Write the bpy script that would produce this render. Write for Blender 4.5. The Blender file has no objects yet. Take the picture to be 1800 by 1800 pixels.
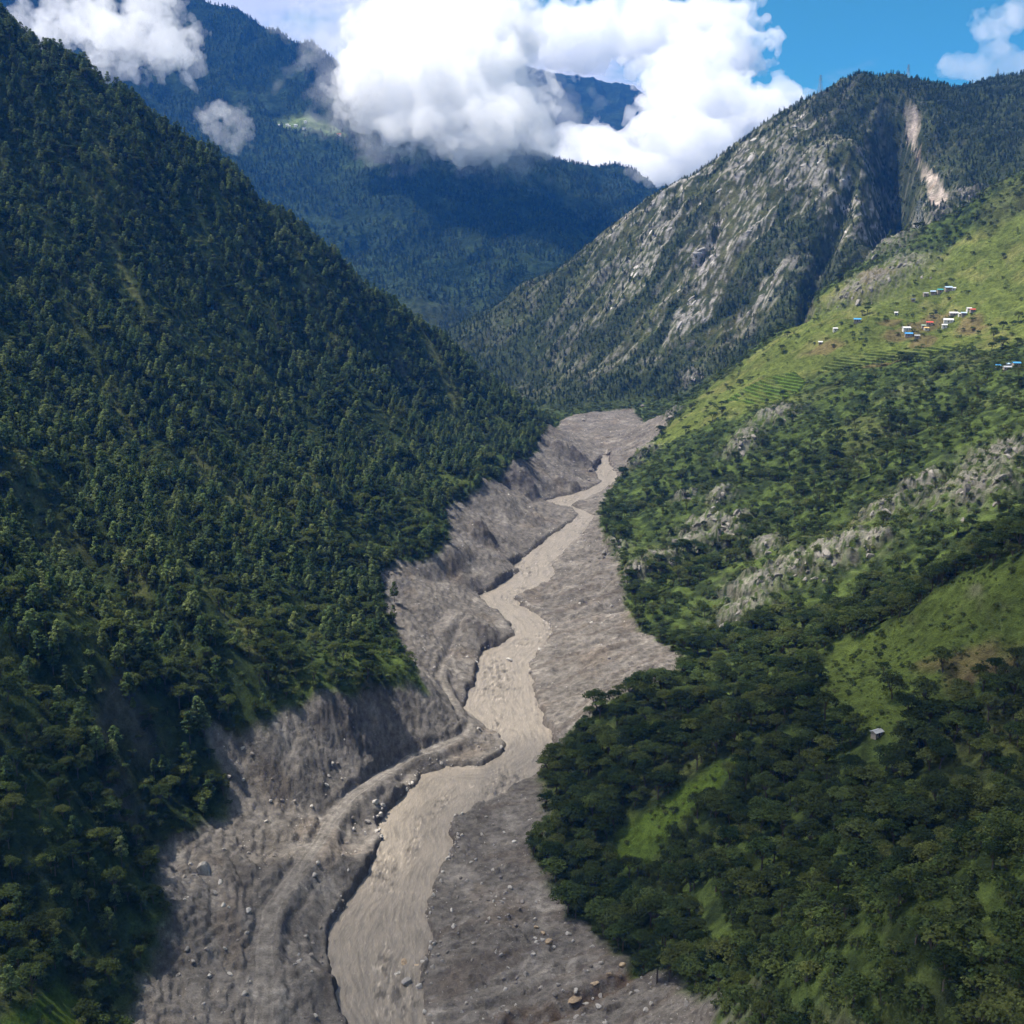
import bpy, bmesh, math, random
import numpy as np
from mathutils import Vector, Matrix, Euler
random.seed(7); RNG = np.random.default_rng(7)
scene = bpy.context.scene
COL = scene.collection

# ------------------------------------------------------------------ camera (metres; +Y runs up the valley, the river by the frame's foot is z = 0)
cam_data = bpy.data.cameras.new('camera')
cam_data.sensor_width = 36.0; cam_data.sensor_fit = 'HORIZONTAL'; cam_data.lens = 36.0 * 2120.0 / 1800.0
cam_data.clip_start = 1.0; cam_data.clip_end = 60000.0
cam = bpy.data.objects.new('camera', cam_data); COL.objects.link(cam)
cam.location = (0, 0, 260.0); cam.rotation_euler = (math.radians(90 - 12.7), 0, 0)
scene.camera = cam

# ------------------------------------------------------------------ daylight: sun from the left, high
SUN_AZ, SUN_EL = math.radians(-72.0), math.radians(62.0)      # azimuth from +Y, towards +X
sun_data = bpy.data.lights.new('sun', 'SUN'); sun_data.energy = 5.0; sun_data.angle = math.radians(0.6); sun_data.color = (1.0, 0.93, 0.83)
sun = bpy.data.objects.new('sun', sun_data); COL.objects.link(sun)
SUN_DIR = Vector((math.sin(SUN_AZ) * math.cos(SUN_EL), math.cos(SUN_AZ) * math.cos(SUN_EL), math.sin(SUN_EL)))
sun.rotation_euler = SUN_DIR.to_track_quat('Z', 'Y').to_euler()
world = bpy.data.worlds.new('World'); scene.world = world; world.use_nodes = True
wt = world.node_tree; wt.nodes.clear()
def wn(kind, **kw):
    n = wt.nodes.new(kind)
    for k, v in kw.items(): setattr(n, k, v)
    return n
w_out = wn('ShaderNodeOutputWorld'); w_bg = wn('ShaderNodeBackground'); w_sky = wn('ShaderNodeTexSky', sky_type='NISHITA', sun_disc=False)
w_sky.sun_elevation = SUN_EL; w_sky.sun_rotation = SUN_AZ; w_sky.altitude = 2500.0; w_sky.air_density = 1.0; w_sky.dust_density = 0.3; w_sky.ozone_density = 1.5
w_bg.inputs['Strength'].default_value = 0.05
# a broken layer of high white cloud belongs to the sky
w_co = wn('ShaderNodeTexCoord'); w_map = wn('ShaderNodeMapping'); w_map.inputs['Scale'].default_value = (1.0, 1.0, 2.4); w_map.inputs['Location'].default_value = (0.35, 0.2, 0.1)
w_n1 = wn('ShaderNodeTexNoise'); w_n1.inputs['Scale'].default_value = 3.4; w_n1.inputs['Detail'].default_value = 8.0; w_n1.inputs['Roughness'].default_value = 0.56
w_n2 = wn('ShaderNodeTexNoise'); w_n2.inputs['Scale'].default_value = 9.0; w_n2.inputs['Detail'].default_value = 6.0
w_sep = wn('ShaderNodeSeparateXYZ')
w_east = wn('ShaderNodeMapRange'); w_east.inputs['From Min'].default_value = -0.05; w_east.inputs['From Max'].default_value = 0.32; w_east.inputs['To Min'].default_value = 0.13; w_east.inputs['To Max'].default_value = -0.035
w_add = wn('ShaderNodeMath', operation='ADD')
w_ramp = wn('ShaderNodeMapRange', interpolation_type='SMOOTHSTEP'); w_ramp.inputs['From Min'].default_value = 0.50; w_ramp.inputs['From Max'].default_value = 0.64
w_col = wn('ShaderNodeMix', data_type='RGBA'); w_col.inputs['A'].default_value = (7.5, 8.0, 9.6, 1); w_col.inputs['B'].default_value = (12.5, 12.4, 12.7, 1)
w_mix = wn('ShaderNodeMix', data_type='RGBA')
wl = wt.links.new
wl(w_co.outputs['Generated'], w_map.inputs['Vector']); wl(w_map.outputs[0], w_n1.inputs['Vector']); wl(w_map.outputs[0], w_n2.inputs['Vector'])
wl(w_co.outputs['Generated'], w_sep.inputs[0]); wl(w_sep.outputs['X'], w_east.inputs['Value'])
wl(w_n1.outputs[0], w_add.inputs[0]); wl(w_east.outputs[0], w_add.inputs[1]); wl(w_add.outputs[0], w_ramp.inputs['Value'])
wl(w_n2.outputs[0], w_col.inputs['Factor']); w_tint = wn('ShaderNodeMix', data_type='RGBA', blend_type='MULTIPLY'); w_tint.inputs['Factor'].default_value = 1.0; w_tint.inputs['B'].default_value = (.40, 1.10, .95, 1); wl(w_sky.outputs[0], w_tint.inputs['A']); wl(w_tint.outputs['Result'], w_mix.inputs['A']); wl(w_col.outputs['Result'], w_mix.inputs['B']); wl(w_ramp.outputs[0], w_mix.inputs['Factor'])
wl(w_mix.outputs['Result'], w_bg.inputs['Color']); wl(w_bg.outputs[0], w_out.inputs['Surface'])
scene.view_settings.view_transform = 'Standard'; scene.view_settings.look = 'None'; scene.view_settings.exposure = 0.88; scene.view_settings.gamma = 1.0; scene.view_settings.use_curve_mapping = False
cy = scene.cycles
cy.max_bounces = 18; cy.diffuse_bounces = 2; cy.glossy_bounces = 1; cy.transmission_bounces = 2; cy.transparent_max_bounces = 8; cy.volume_bounces = 16
cy.use_denoising = True; cy.caustics_reflective = False; cy.caustics_refractive = False; cy.sample_clamp_indirect = 4.0
cy.volume_max_steps = 256; cy.use_adaptive_sampling = True; cy.adaptive_threshold = 0.04

NCOL, DRING = 760, 0.0028
# ------------------------------------------------------------------ terrain: the shape of the valley
F_PX, PITCH, CAM_Z = 2120.0, math.radians(12.7), 260.0
CP_, SP_ = math.cos(PITCH), math.sin(PITCH)

def at(u, v, y):
    """sight line through photo point (u, v), taken at y metres up the valley -> world x, y, z"""
    a, b = (u - 900.0) / F_PX, (900.0 - v) / F_PX
    den = CP_ + b * SP_
    return (a / den * y, y, CAM_Z + y * (b * CP_ - SP_) / den)

def to_px(x, y, z):
    dz = z - CAM_Z
    fwd = y * CP_ - dz * SP_
    up = y * SP_ + dz * CP_
    fwd = np.where(np.abs(fwd) < 1e-6, 1e-6, fwd)
    return 900 + F_PX * x / fwd, 900 - F_PX * up / fwd, fwd

_ang = np.random.default_rng(99).random((256, 256)) * 2 * math.pi
_GC, _GS = np.cos(_ang).astype(np.float32).ravel(), np.sin(_ang).astype(np.float32).ravel()

def pn(x, y, seed=0):
    """gradient noise, about -1..1"""
    x = np.asarray(x); y = np.asarray(y)
    ix, iy = np.floor(x), np.floor(y)
    fx, fy = (x - ix).astype(np.float32), (y - iy).astype(np.float32)
    ix = ix.astype(np.int32) + np.int32(seed * 37); iy = iy.astype(np.int32) + np.int32(seed * 101)
    x0, x1 = (ix & 255) << 8, ((ix + 1) & 255) << 8
    y0, y1 = iy & 255, (iy + 1) & 255
    ux, uy = fx * fx * fx * (fx * (fx * 6 - 15) + 10), fy * fy * fy * (fy * (fy * 6 - 15) + 10)
    def g(k, dx, dy):
        return _GC[k] * (fx - dx) + _GS[k] * (fy - dy)
    a, b, c, d = g(x0 | y0, 0, 0), g(x1 | y0, 1, 0), g(x0 | y1, 0, 1), g(x1 | y1, 1, 1)
    ab = a + ux * (b - a); cd = c + ux * (d - c)
    return np.float32(1.45) * (ab + uy * (cd - ab))

def only(mask, f, *args):
    """f evaluated where mask holds, zero elsewhere"""
    out = np.zeros(mask.shape, np.float32)
    if mask.any(): out[mask] = f(*[a[mask] for a in args])
    return out

def fbm(x, y, octv=4, seed=0, gain=0.5, lac=2.03):
    s, a = 0.0, 1.0
    for k in range(octv):
        s = s + a * pn(x, y, seed + k * 7)
        x, y, a = np.asarray(x) * lac + 3.7, np.asarray(y) * lac - 1.9, a * gain
    return s

def ridged(x, y, octv=4, seed=0, gain=0.5):
    s, a, t = 0.0, 1.0, 0.0
    for k in range(octv):
        s = s + a * (1 - np.abs(pn(x, y, seed + k * 5)) * 1.6); t += a
        x, y, a = np.asarray(x) * 2.1 + 5.1, np.asarray(y) * 2.1 + 1.3, a * gain
    return s / t

def sstep(a, b, x):
    t = np.clip((np.asarray(x, float) - a) / (b - a), 0, 1)
    return t * t * (3 - 2 * t)

def river_z(y):
    return 0.030 * (np.asarray(y, float) - 350.0)

def on_river(u, v, dz=0.0):
    a, b = (u - 900.0) / F_PX, (900.0 - v) / F_PX
    r = (b * CP_ - SP_) / (CP_ + b * SP_)
    y = (CAM_Z - dz + 10.5) / (0.030 - r)
    return at(u, v, y)

# surveyed points: photo column, photo row, metres up the valley, height correction (ground under the tree tops)
LEFT_CREST = [(-420, -300, 1000, -8), (-200, -120, 1120, -8), (0, 34, 1200, -9), (100, 80, 1215, -9), (200, 145, 1225, -10), (300, 215, 1235, -9), (420, 298, 1250, -9),
              (520, 372, 1270, -9), (600, 434, 1290, -9), (700, 530, 1310, -9), (780, 592, 1330, -9), (850, 640, 1350, -9), (900, 690, 1370, -8), (950, 735, 1390, -6), (985, 752, 1405, -3)]
SURVEY = LEFT_CREST + [
    # left hillside between crest and debris
    (-300, 250, 820, 0), (-300, 900, 440, 0), (-300, 1500, 330, 0), (-200, 1800, 250, 0),
    (0, 300, 980, 0), (0, 600, 770, 0), (0, 800, 610, 0), (60, 950, 560, -8), (0, 1050, 470, 0), (0, 1300, 400, 0), (0, 1500, 352, 0), (0, 1700, 305, 0), (60, 1790, 290, 3),
    (200, 350, 1040, 0), (200, 600, 870, 0), (200, 800, 720, 0), (200, 1000, 570, 0), (200, 1200, 470, 0), (180, 1400, 408, 0), (150, 1600, 352, 0),
    (400, 450, 1110, 0), (400, 650, 960, 0), (400, 850, 785, 0), (400, 1050, 615, 0), (330, 1200, 505, 0),
    (560, 600, 1130, 0), (560, 800, 935, 0), (560, 1000, 720, 0), (540, 1130, 600, 0),
    (700, 700, 1195, 0), (700, 850, 975, 0), (680, 960, 825, 0), (800, 730, 1240, 0), (860, 770, 1210, 0),
    # edge of the trees above the debris, left
    (160, 1800, 318, 0), (250, 1700, 360, 0), (280, 1520, 420, 0), (390, 1420, 470, 0), (360, 1270, 500, 0), (450, 1260, 510, 0), (560, 1210, 540, 0), (640, 1190, 560, 0), (730, 1165, 598, 0),
    (790, 1272, 582, 0), (680, 1060, 720, 0), (690, 985, 790, 0), (790, 955, 850, 0), (790, 880, 930, 0), (850, 840, 1020, 0), (910, 800, 1130, 0), (945, 765, 1240, 0),
    (1040, 800, 1275, 0), (960, 860, 1120, 0), (760, 1090, 722, 0), (640, 1290, 540, 0), (500, 1350, 500, 0),
    (840, 960, 880, 0), (850, 900, 985, 0), (900, 870, 1060, 0),
    # track on the left bank
    (440, 1790, 352, 0), (450, 1700, 375, 0), (500, 1560, 425, 0), (570, 1430, 490, 0), (690, 1355, 545, 0), (810, 1290, 580, 0), (785, 1170, 665, 0), (810, 1080, 735, 0),
    (545, 1700, 378, 0), (600, 1500, 450, 0), (340, 1620, 385, 0), (380, 1540, 415, 0),
    # debris on the right bank
    (1050, 935, 955, 0), (1080, 990, 855, 0), (1110, 1080, 732, 0), (1195, 1150, 640, 0), (1060, 1130, 685, 0), (1110, 1210, 597, 0), (1040, 1250, 588, 0), (950, 1390, 528, 0), (935, 1500, 470, 0),
    (985, 1610, 420, 0), (1060, 1650, 402, 0), (1200, 1745, 348, 0), (1000, 1800, 345, 0), (880, 1650, 400, 0), (1150, 1800, 330, 0),
    # far end of the debris
    (1000, 742, 1555, 0), (1040, 722, 1590, 0), (1110, 716, 1600, 0), (1160, 735, 1530, 0), (1090, 760, 1450, 0),
    # near right corner
    (1270, 1740, 318, 0), (1250, 1830, 296, 0), (1350, 1670, 292, -3), (1450, 1590, 285, -4), (1600, 1510, 275, -4), (1800, 1430, 268, -4), (2100, 1330, 270, -4), (1500, 1800, 235, 0), (1800, 1800, 205, 0), (1800, 1600, 235, 0), (2100, 1800, 190, 0), (1350, 1800, 262, 0),
    (1400, 1640, 322, -2), (1600, 1550, 322, -14), (1800, 1480, 335, -16), (2100, 1380, 350, -18),
    # forested spur on the right
    (1130, 1600, 425, 0), (1050, 1480, 468, 0), (1200, 1640, 385, 0), (1300, 1500, 400, 0), (1450, 1500, 372, -2), (1600, 1350, 415, 0), (1780, 1330, 395, 0), (1780, 1200, 452, 0), (2100, 1150, 420, 0),
    (1150, 1400, 480, 0), (1300, 1330, 470, 0), (1450, 1250, 480, 0), (1600, 1130, 520, 0), (1000, 1360, 528, 0), (1100, 1290, 552, 0),
    (1190, 1200, 604, -6), (1300, 1195, 585, -5), (1400, 1155, 580, -3), (1480, 1115, 560, -1), (1640, 1040, 530, -1), (1800, 972, 500, -1), (2100, 840, 470, -1),
    # gully behind it
    (1230, 1140, 645, -3), (1350, 1110, 645, -6), (1500, 1060, 650, -10), (1700, 985, 630, -14), (1900, 900, 610, -16), (2100, 830, 600, -22),
    # cliff spur
    (1150, 1115, 702, 0), (1290, 1090, 705, 0), (1300, 1040, 740, 0), (1420, 1010, 735, 0), (1500, 950, 755, 0), (1690, 900, 720, 0), (1750, 830, 775, 0), (1800, 790, 790, 0), (2050, 690, 760, 0),
    (1200, 960, 890, 0), (1350, 930, 860, 0), (1500, 860, 870, 0), (1640, 790, 880, 0), (1800, 715, 880, 0), (1250, 870, 985, 0), (1400, 830, 970, 0), (1100, 960, 925, 0),
    # terraced village hill
    (1100, 830, 1220, 0), (1200, 800, 1130, 0), (1400, 770, 1070, 0), (1600, 720, 1015, 0), (1800, 650, 1000, 0), (2050, 560, 1000, 0), (1170, 742, 1350, 0), (1250, 720, 1250, 0),
    (1300, 632, 1420, -2), (1230, 682, 1390, -2), (1370, 690, 1215, 0), (1480, 640, 1230, 0), (1650, 560, 1300, 0), (1500, 565, 1310, 0), (1800, 560, 1200, 0), (1640, 650, 1120, 0),
    (1400, 540, 1460, -2), (1480, 475, 1500, -3), (1560, 425, 1520, -4), (1620, 392, 1520, -5), (1680, 362, 1510, -5), (1740, 320, 1500, -5), (1800, 288, 1480, -5), (2050, 150, 1480, -5), (1650, 450, 1430, 0), (1800, 400, 1380, 0),
    # right mountain
    (1050, 690, 1640, 0), (1000, 690, 1690, 0), (930, 680, 1800, 0), (1150, 600, 1730, 0), (1170, 690, 1625, 0), (1300, 600, 1690, 0), (1400, 530, 1680, -3), (1200, 450, 1890, 0), (1350, 450, 1810, 0), (1450, 350, 1890, 0), (1480, 440, 1770, 0),
    (1500, 250, 1985, 0), (1540, 330, 1930, 0), (1575, 330, 2010, -4), (1600, 250, 2060, -4), (1640, 340, 1900, 0), (1625, 230, 2050, 0), (1700, 300, 1930, 0), (1750, 220, 2180, 0), (1800, 240, 2080, 0), (1580, 400, 1800, -4), (1660, 370, 1820, -4),
    (870, 552, 2020, -2), (920, 495, 2040, -2), (1000, 462, 2060, -3), (1060, 404, 2080, -4), (1140, 339, 2100, -5), (1240, 290, 2120, -5), (1330, 224, 2150, -5), (1420, 169, 2180, -3), (1500, 129, 2210, -5), (1560, 120, 2230, -6), (1620, 136, 2300, -8),
    (1660, 156, 2420, -8), (1700, 146, 2480, -8), (1750, 136, 2520, -8), (1800, 146, 2560, -8), (2100, 90, 2560, -8),
    # blue mountains behind
    (820, 590, 2480, 0), (850, 560, 2560, 0), (600, 430, 3000, 0), (700, 500, 2720, 0), (400, 300, 3300, 0), (500, 232, 3650, 0), (560, 225, 3660, 0), (560, 268, 3520, 0), (620, 300, 3420, 0), (320, 160, 3750, 0), (150, 60, 4050, 0), (-200, -100, 4100, 0),
    (350, 10, 4300, 0), (420, 36, 4300, 0), (480, 62, 4300, 0), (540, 86, 4300, 0), (600, 112, 4320, 0), (700, 165, 4350, 0), (800, 215, 4350, 0), (900, 255, 4300, 0), (270, -30, 4350, 0), (100, -150, 4400, 0),
    (720, 330, 3330, 0), (800, 330, 3500, 0), (880, 440, 2980, 0), (900, 350, 3350, 0), (860, 500, 2720, 0), (980, 420, 3080, 0), (960, 330, 3500, 0), (1010, 400, 3300, -10), (800, 430, 2960, -8), (760, 540, 2560, 0), (940, 520, 2620, -20),
    (980, 296, 4250, 0), (1050, 282, 4300, 0), (1100, 295, 4300, 0), (1140, 326, 4250, 0), (1180, 380, 4200, 0), (1060, 350, 3900, 0), (1100, 420, 3600, 0), (1000, 360, 3850, -20),
    (900, 110, 7600, 0), (1000, 175, 7300, 0), (1105, 152, 7500, 0), (1150, 186, 7500, 0), (1200, 250, 7400, 0), (1330, 190, 7500, 0), (1350, 214, 7500, 0), (1250, 240, 7600, 0), (1450, 280, 7400, 0), (1800, 300, 7000, 0),
]
HIDDEN = [  # ground the photograph cannot see: behind the crests
    (-30, 1500, 36), (-80, 1680, 44), (-200, 1850, 60), (-420, 2000, 85), (-150, 1480, 100), (-260, 1460, 150), (-360, 1430, 220), (-520, 1400, 300), (-700, 1480, 260), (-700, 1700, 180), (-900, 2200, 230), (-700, 1120, 480),
    (-120, 2300, 66), (-350, 2350, 90), (60, 2250, 120), (250, 2380, 220), (470, 2500, 330), (700, 2700, 380), (1000, 2900, 430), (60, 2500, 110), (200, 2800, 190), (420, 3200, 250), (700, 3400, 380),
    (560, 1640, 200), (660, 1600, 260), (760, 1620, 300), (430, 1620, 150), (330, 1560, 100), (1000, 1900, 420), (1300, 2400, 620),
    (-1000, 4800, 800), (-500, 4900, 560), (0, 5000, 300), (500, 5000, 260), (-1500, 3500, 700), (-1500, 5000, 900), (0, 6200, 500), (1000, 6000, 420), (2000, 5000, 700), (1500, 3500, 700), (-1500, 8500, 1200), (0, 9500, 1000), (2500, 9000, 900), (2500, 7000, 800),
    (-1200, 2700, 420), (-900, 1500, 330), (-1200, 1000, 600), (900, 600, 300), (1200, 1200, 500), (1500, 2000, 700), (-600, 300, 330), (500, 200, 180), (-400, 120, 200),
    (-30, 250, -6), (40, 250, 8), (-60, 180, -6), (60, 180, 25), (-130, 230, 25), (110, 120, 60), (-260, 100, 90), (0, 60, 0),
]

# river banks, photo points (left bank down-river to up-river; right bank likewise)
RIV_L = [(640, 1990), (625, 1860), (612, 1800), (598, 1760), (584, 1700), (580, 1650), (600, 1605), (634, 1560), (664, 1505), (674, 1470), (670, 1445), (682, 1425), (722, 1390), (742, 1362), (790, 1350), (850, 1347), (884, 1325), (897, 1308), (888, 1292), (862, 1284), (838, 1268), (815, 1248),
         (822, 1228), (838, 1195), (843, 1162), (850, 1146), (880, 1135), (906, 1118), (900, 1098), (875, 1075), (850, 1058), (844, 1046), (868, 1037), (900, 1015), (914, 1004), (898, 996), (930, 975), (962, 948), (985, 932), (1008, 916), (1020, 903), (1002, 893), (978, 888), (958, 880), (985, 874), (1010, 868), (1040, 858), (1060, 846), (1052, 838), (1046, 828), (1056, 812), (1060, 800)]
RIV_R = [(775, 1990), (752, 1860), (744, 1800), (735, 1750), (738, 1700), (752, 1672), (757, 1640), (742, 1612), (752, 1580), (765, 1530), (790, 1500), (796, 1478), (788, 1462), (794, 1440), (828, 1420), (880, 1392), (935, 1362), (962, 1340), (974, 1318), (966, 1290), (950, 1262), (938, 1228), (932, 1195), (926, 1166), (942, 1150),
         (966, 1120), (968, 1104), (945, 1082), (915, 1064), (900, 1052), (925, 1040), (960, 1024), (974, 1008), (968, 990), (990, 968), (1015, 945), (1035, 922), (1042, 906), (1020, 896), (1000, 889), (1020, 880), (1052, 868), (1080, 846), (1082, 830), (1070, 815), (1072, 800)]
river_L = np.array([on_river(*p)[:2] for p in RIV_L])
river_R = np.array([on_river(*p)[:2] for p in RIV_R])
RIVER_POLY = np.vstack([river_L, river_R[::-1]])

def seg_dist(px, py, poly, closed=False):
    d = np.full(px.shape, 1e9)
    n = len(poly)
    for i in range(n if closed else n - 1):
        ax, ay = poly[i]; bx, by = poly[(i + 1) % n]
        ex, ey = bx - ax, by - ay
        t = np.clip(((px - ax) * ex + (py - ay) * ey) / (ex * ex + ey * ey + 1e-9), 0, 1)
        d = np.minimum(d, np.hypot(px - ax - t * ex, py - ay - t * ey))
    return d

def inside(px, py, poly):
    r = np.zeros(px.shape, bool)
    n = len(poly); j = n - 1
    for i in range(n):
        xi, yi = poly[i]; xj, yj = poly[j]
        if yi != yj:
            c = ((yi > py) != (yj > py)) & (px < (xj - xi) * (py - yi) / (yj - yi) + xi)
            r ^= c
        j = i
    return r

def sdist(px, py, poly, reach=None):
    """signed distance to a closed outline, negative inside; exact only near it"""
    x0, y0 = poly.min(0); x1, y1 = poly.max(0)
    m = reach or 60.0
    out = np.full(px.shape, m)
    k = (px > x0 - m) & (px < x1 + m) & (py > y0 - m) & (py < y1 + m)
    if k.any():
        d = seg_dist(px[k], py[k], poly, True)
        out[k] = np.where(inside(px[k], py[k], poly), -d, np.minimum(d, m))
    return out

pts = []
for (u, v, y, dz) in SURVEY:
    x, yy, z = at(u, v, y); pts.append((x, yy, z + dz))
pts += HIDDEN
for q in np.linspace(0, len(RIV_L) - 1, 22):
    u, v = RIV_L[int(q)]; x, y, z = on_river(u, v); pts.append((x, y, z + 0.8))
for q in np.linspace(0, len(RIV_R) - 1, 20):
    u, v = RIV_R[int(q)]; x, y, z = on_river(u, v); pts.append((x, y, z + 0.8))
PTS = np.array(pts)
def _ker(r):
    return np.sqrt(r * r + 16.0)
_n = len(PTS)
_S = 400.0
_A = np.zeros((_n + 3, _n + 3))
_r = np.hypot(PTS[:, None, 0] - PTS[None, :, 0], PTS[:, None, 1] - PTS[None, :, 1])
_A[:_n, :_n] = _ker(_r) / _S + np.eye(_n) * -0.004
_A[:_n, _n] = 1; _A[:_n, _n + 1] = PTS[:, 0] / 1000; _A[:_n, _n + 2] = PTS[:, 1] / 1000
_A[_n:, :_n] = _A[:_n, _n:].T
_W = np.linalg.solve(_A, np.concatenate([PTS[:, 2], [0, 0, 0]]))

def base_h(x, y):
    x = np.asarray(x, np.float64).ravel(); y = np.asarray(y, np.float64).ravel()
    out = np.empty(x.shape)
    for s in range(0, len(x), 40000):
        xs, ys = x[s:s + 40000, None], y[s:s + 40000, None]
        r2 = (xs - PTS[None, :, 0]) ** 2 + (ys - PTS[None, :, 1]) ** 2
        out[s:s + 40000] = np.sqrt(r2 + 16.0) @ (_W[:_n] / _S) + _W[_n] + _W[_n + 1] * x[s:s + 40000] / 1000 + _W[_n + 2] * y[s:s + 40000] / 1000
    return out
# ------------------------------------------------------------------ places on the ground, found by sighting along the survey camera
def sight(points, hf=None, y0=150.0, y1=9000.0, n=900):
    hf = hf or base_h
    P = np.array(points, float)
    a, b = (P[:, 0] - 900) / F_PX, (900 - P[:, 1]) / F_PX
    den = CP_ + b * SP_
    ys = np.exp(np.linspace(math.log(y0), math.log(y1), n))
    X = (a / den)[:, None] * ys[None]
    Zr = CAM_Z + ((b * CP_ - SP_) / den)[:, None] * ys[None]
    H = hf(X, np.broadcast_to(ys[None], X.shape)).reshape(X.shape)
    under = Zr < H
    k = np.argmax(under, axis=1); k[~under.any(1)] = n - 1
    k = np.maximum(k, 1); i = np.arange(len(P))
    d0 = (Zr - H)[i, k - 1]; d1 = (Zr - H)[i, k]
    t = np.clip(d0 / (d0 - d1 + 1e-9), 0, 1)
    y = ys[k - 1] + (ys[k] - ys[k - 1]) * t
    return np.stack([(a / den) * y, y], 1)

DEBRIS_PX = [(120, 1990), (170, 1850), (205, 1800), (235, 1740), (262, 1680), (300, 1600), (275, 1560), (272, 1500), (310, 1470), (372, 1440), (398, 1400), (395, 1370), (372, 1310), (352, 1262), (420, 1290), (470, 1275), (540, 1235), (600, 1225), (660, 1205), (722, 1200), (752, 1215)]
DEBRIS_PX += [(735, 1185), (700, 1110), (678, 1060), (668, 1010), (700, 985), (770, 972), (792, 950), (786, 900), (800, 880), (842, 862), (862, 842), (895, 824), (915, 806), (942, 795), (948, 768), (985, 752), (1000, 742), (1040, 724), (1075, 722), (1112, 716), (1162, 730), (1176, 744)]
DEBRIS_PX += [(1150, 772), (1112, 806), (1092, 836), (1066, 868), (1050, 905), (1062, 940), (1085, 985), (1094, 1040), (1112, 1085), (1150, 1122), (1198, 1150), (1192, 1178), (1112, 1214), (1042, 1252), (1002, 1292), (972, 1326), (948, 1362), (956, 1400), (962, 1430), (944, 1480), (938, 1510), (962, 1545), (1000, 1610), (1062, 1648), (1110, 1700), (1190, 1715), (1262, 1755), (1270, 1800), (1290, 1900), (1300, 1990)]
DEBRIS = sight(DEBRIS_PX)
TRACK_PX = [(470, 1990), (446, 1860), (462, 1800), (466, 1740), (464, 1690), (468, 1640), (482, 1592), (504, 1560), (530, 1522), (558, 1485), (580, 1448), (610, 1408), (650, 1378), (700, 1350), (748, 1322), (796, 1304), (822, 1288), (826, 1272), (806, 1250), (788, 1222), (776, 1192), (778, 1176)]
def smooth_line(P, n):
    P = np.asarray(P, float); m = len(P); out = []
    for t in np.linspace(0, m - 1.0001, n):
        i = int(t); f = t - i
        p0, p1, p2, p3 = P[max(i - 1, 0)], P[i], P[min(i + 1, m - 1)], P[min(i + 2, m - 1)]
        out.append(0.5 * (2 * p1 + (p2 - p0) * f + (2 * p0 - 5 * p1 + 4 * p2 - p3) * f * f + (3 * p1 - p0 - 3 * p2 + p3) * f ** 3))
    return np.array(out)
TRACK = smooth_line(sight(TRACK_PX), 150)
_tz = base_h(TRACK[:, 0], TRACK[:, 1])
for _ in range(6):
    _tz[1:-1] = (_tz[:-2] + _tz[1:-1] * 2 + _tz[2:]) / 4
TRACK_Z = _tz + 0.4
TRACK_W = np.interp(np.arange(150), [0, 60, 100, 128, 150], [4.0, 3.6, 3.0, 2.0, 1.2])

SCAR = sight([(1588, 196), (1602, 190), (1620, 204), (1618, 236), (1607, 262), (1622, 290), (1645, 312), (1668, 346), (1652, 362), (1634, 354), (1622, 316), (1606, 268), (1594, 240)])
TERRACE = sight([(1268, 708), (1300, 686), (1338, 664), (1398, 652), (1418, 668), (1400, 690), (1370, 704), (1310, 712)])
FIELD_VILLAGE = sight([(1180, 742), (1240, 690), (1310, 640), (1400, 555), (1500, 490), (1620, 455), (1800, 380), (1900, 380), (1900, 590), (1800, 600), (1700, 612), (1580, 632), (1500, 640), (1420, 660), (1390, 700), (1310, 720), (1230, 745), (1150, 795), (1110, 815)])
FIELD_SPUR = sight([(1470, 1125), (1640, 1045), (1800, 985), (1900, 950), (1900, 1090), (1800, 1170), (1700, 1200), (1620, 1240), (1560, 1290), (1490, 1270), (1440, 1215)])
FIELD_LOW = sight([(1065, 1500), (1100, 1460), (1180, 1410), (1260, 1350), (1300, 1340), (1270, 1390), (1200, 1450), (1130, 1520), (1090, 1525)])
TERRACE2 = sight([(1436, 648), (1470, 628), (1520, 616), (1600, 612), (1700, 600), (1705, 616), (1640, 628), (1560, 636), (1490, 648)])
FIELD_CORNER = sight([(-60, 1860), (20, 1780), (60, 1745), (110, 1722), (180, 1755), (215, 1800), (230, 1880), (100, 1960)])
HAMLET = sight([(480, 212), (530, 206), (560, 216), (600, 228), (625, 245), (600, 252), (560, 250), (520, 238), (488, 224)])
BROWN = [sight(p) for p in ([(1620, 560), (1650, 548), (1672, 552), (1655, 572), (1600, 592), (1560, 600), (1555, 592)], [(1610, 590), (1640, 585), (1645, 600), (1625, 612), (1600, 608)], [(1690, 562), (1720, 558), (1735, 574), (1700, 585), (1680, 580)],
                            [(1540, 568), (1580, 555), (1590, 562), (1560, 575)], [(1410, 618), (1470, 600), (1500, 606), (1450, 625)], [(1610, 1180), (1700, 1130), (1800, 1160), (1780, 1200), (1680, 1220)], [(1520, 645), (1600, 620), (1620, 625), (1560, 645)], [(1500, 500), (1560, 480), (1575, 490), (1520, 515)])]
TRUNK_ROCK = None
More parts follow.
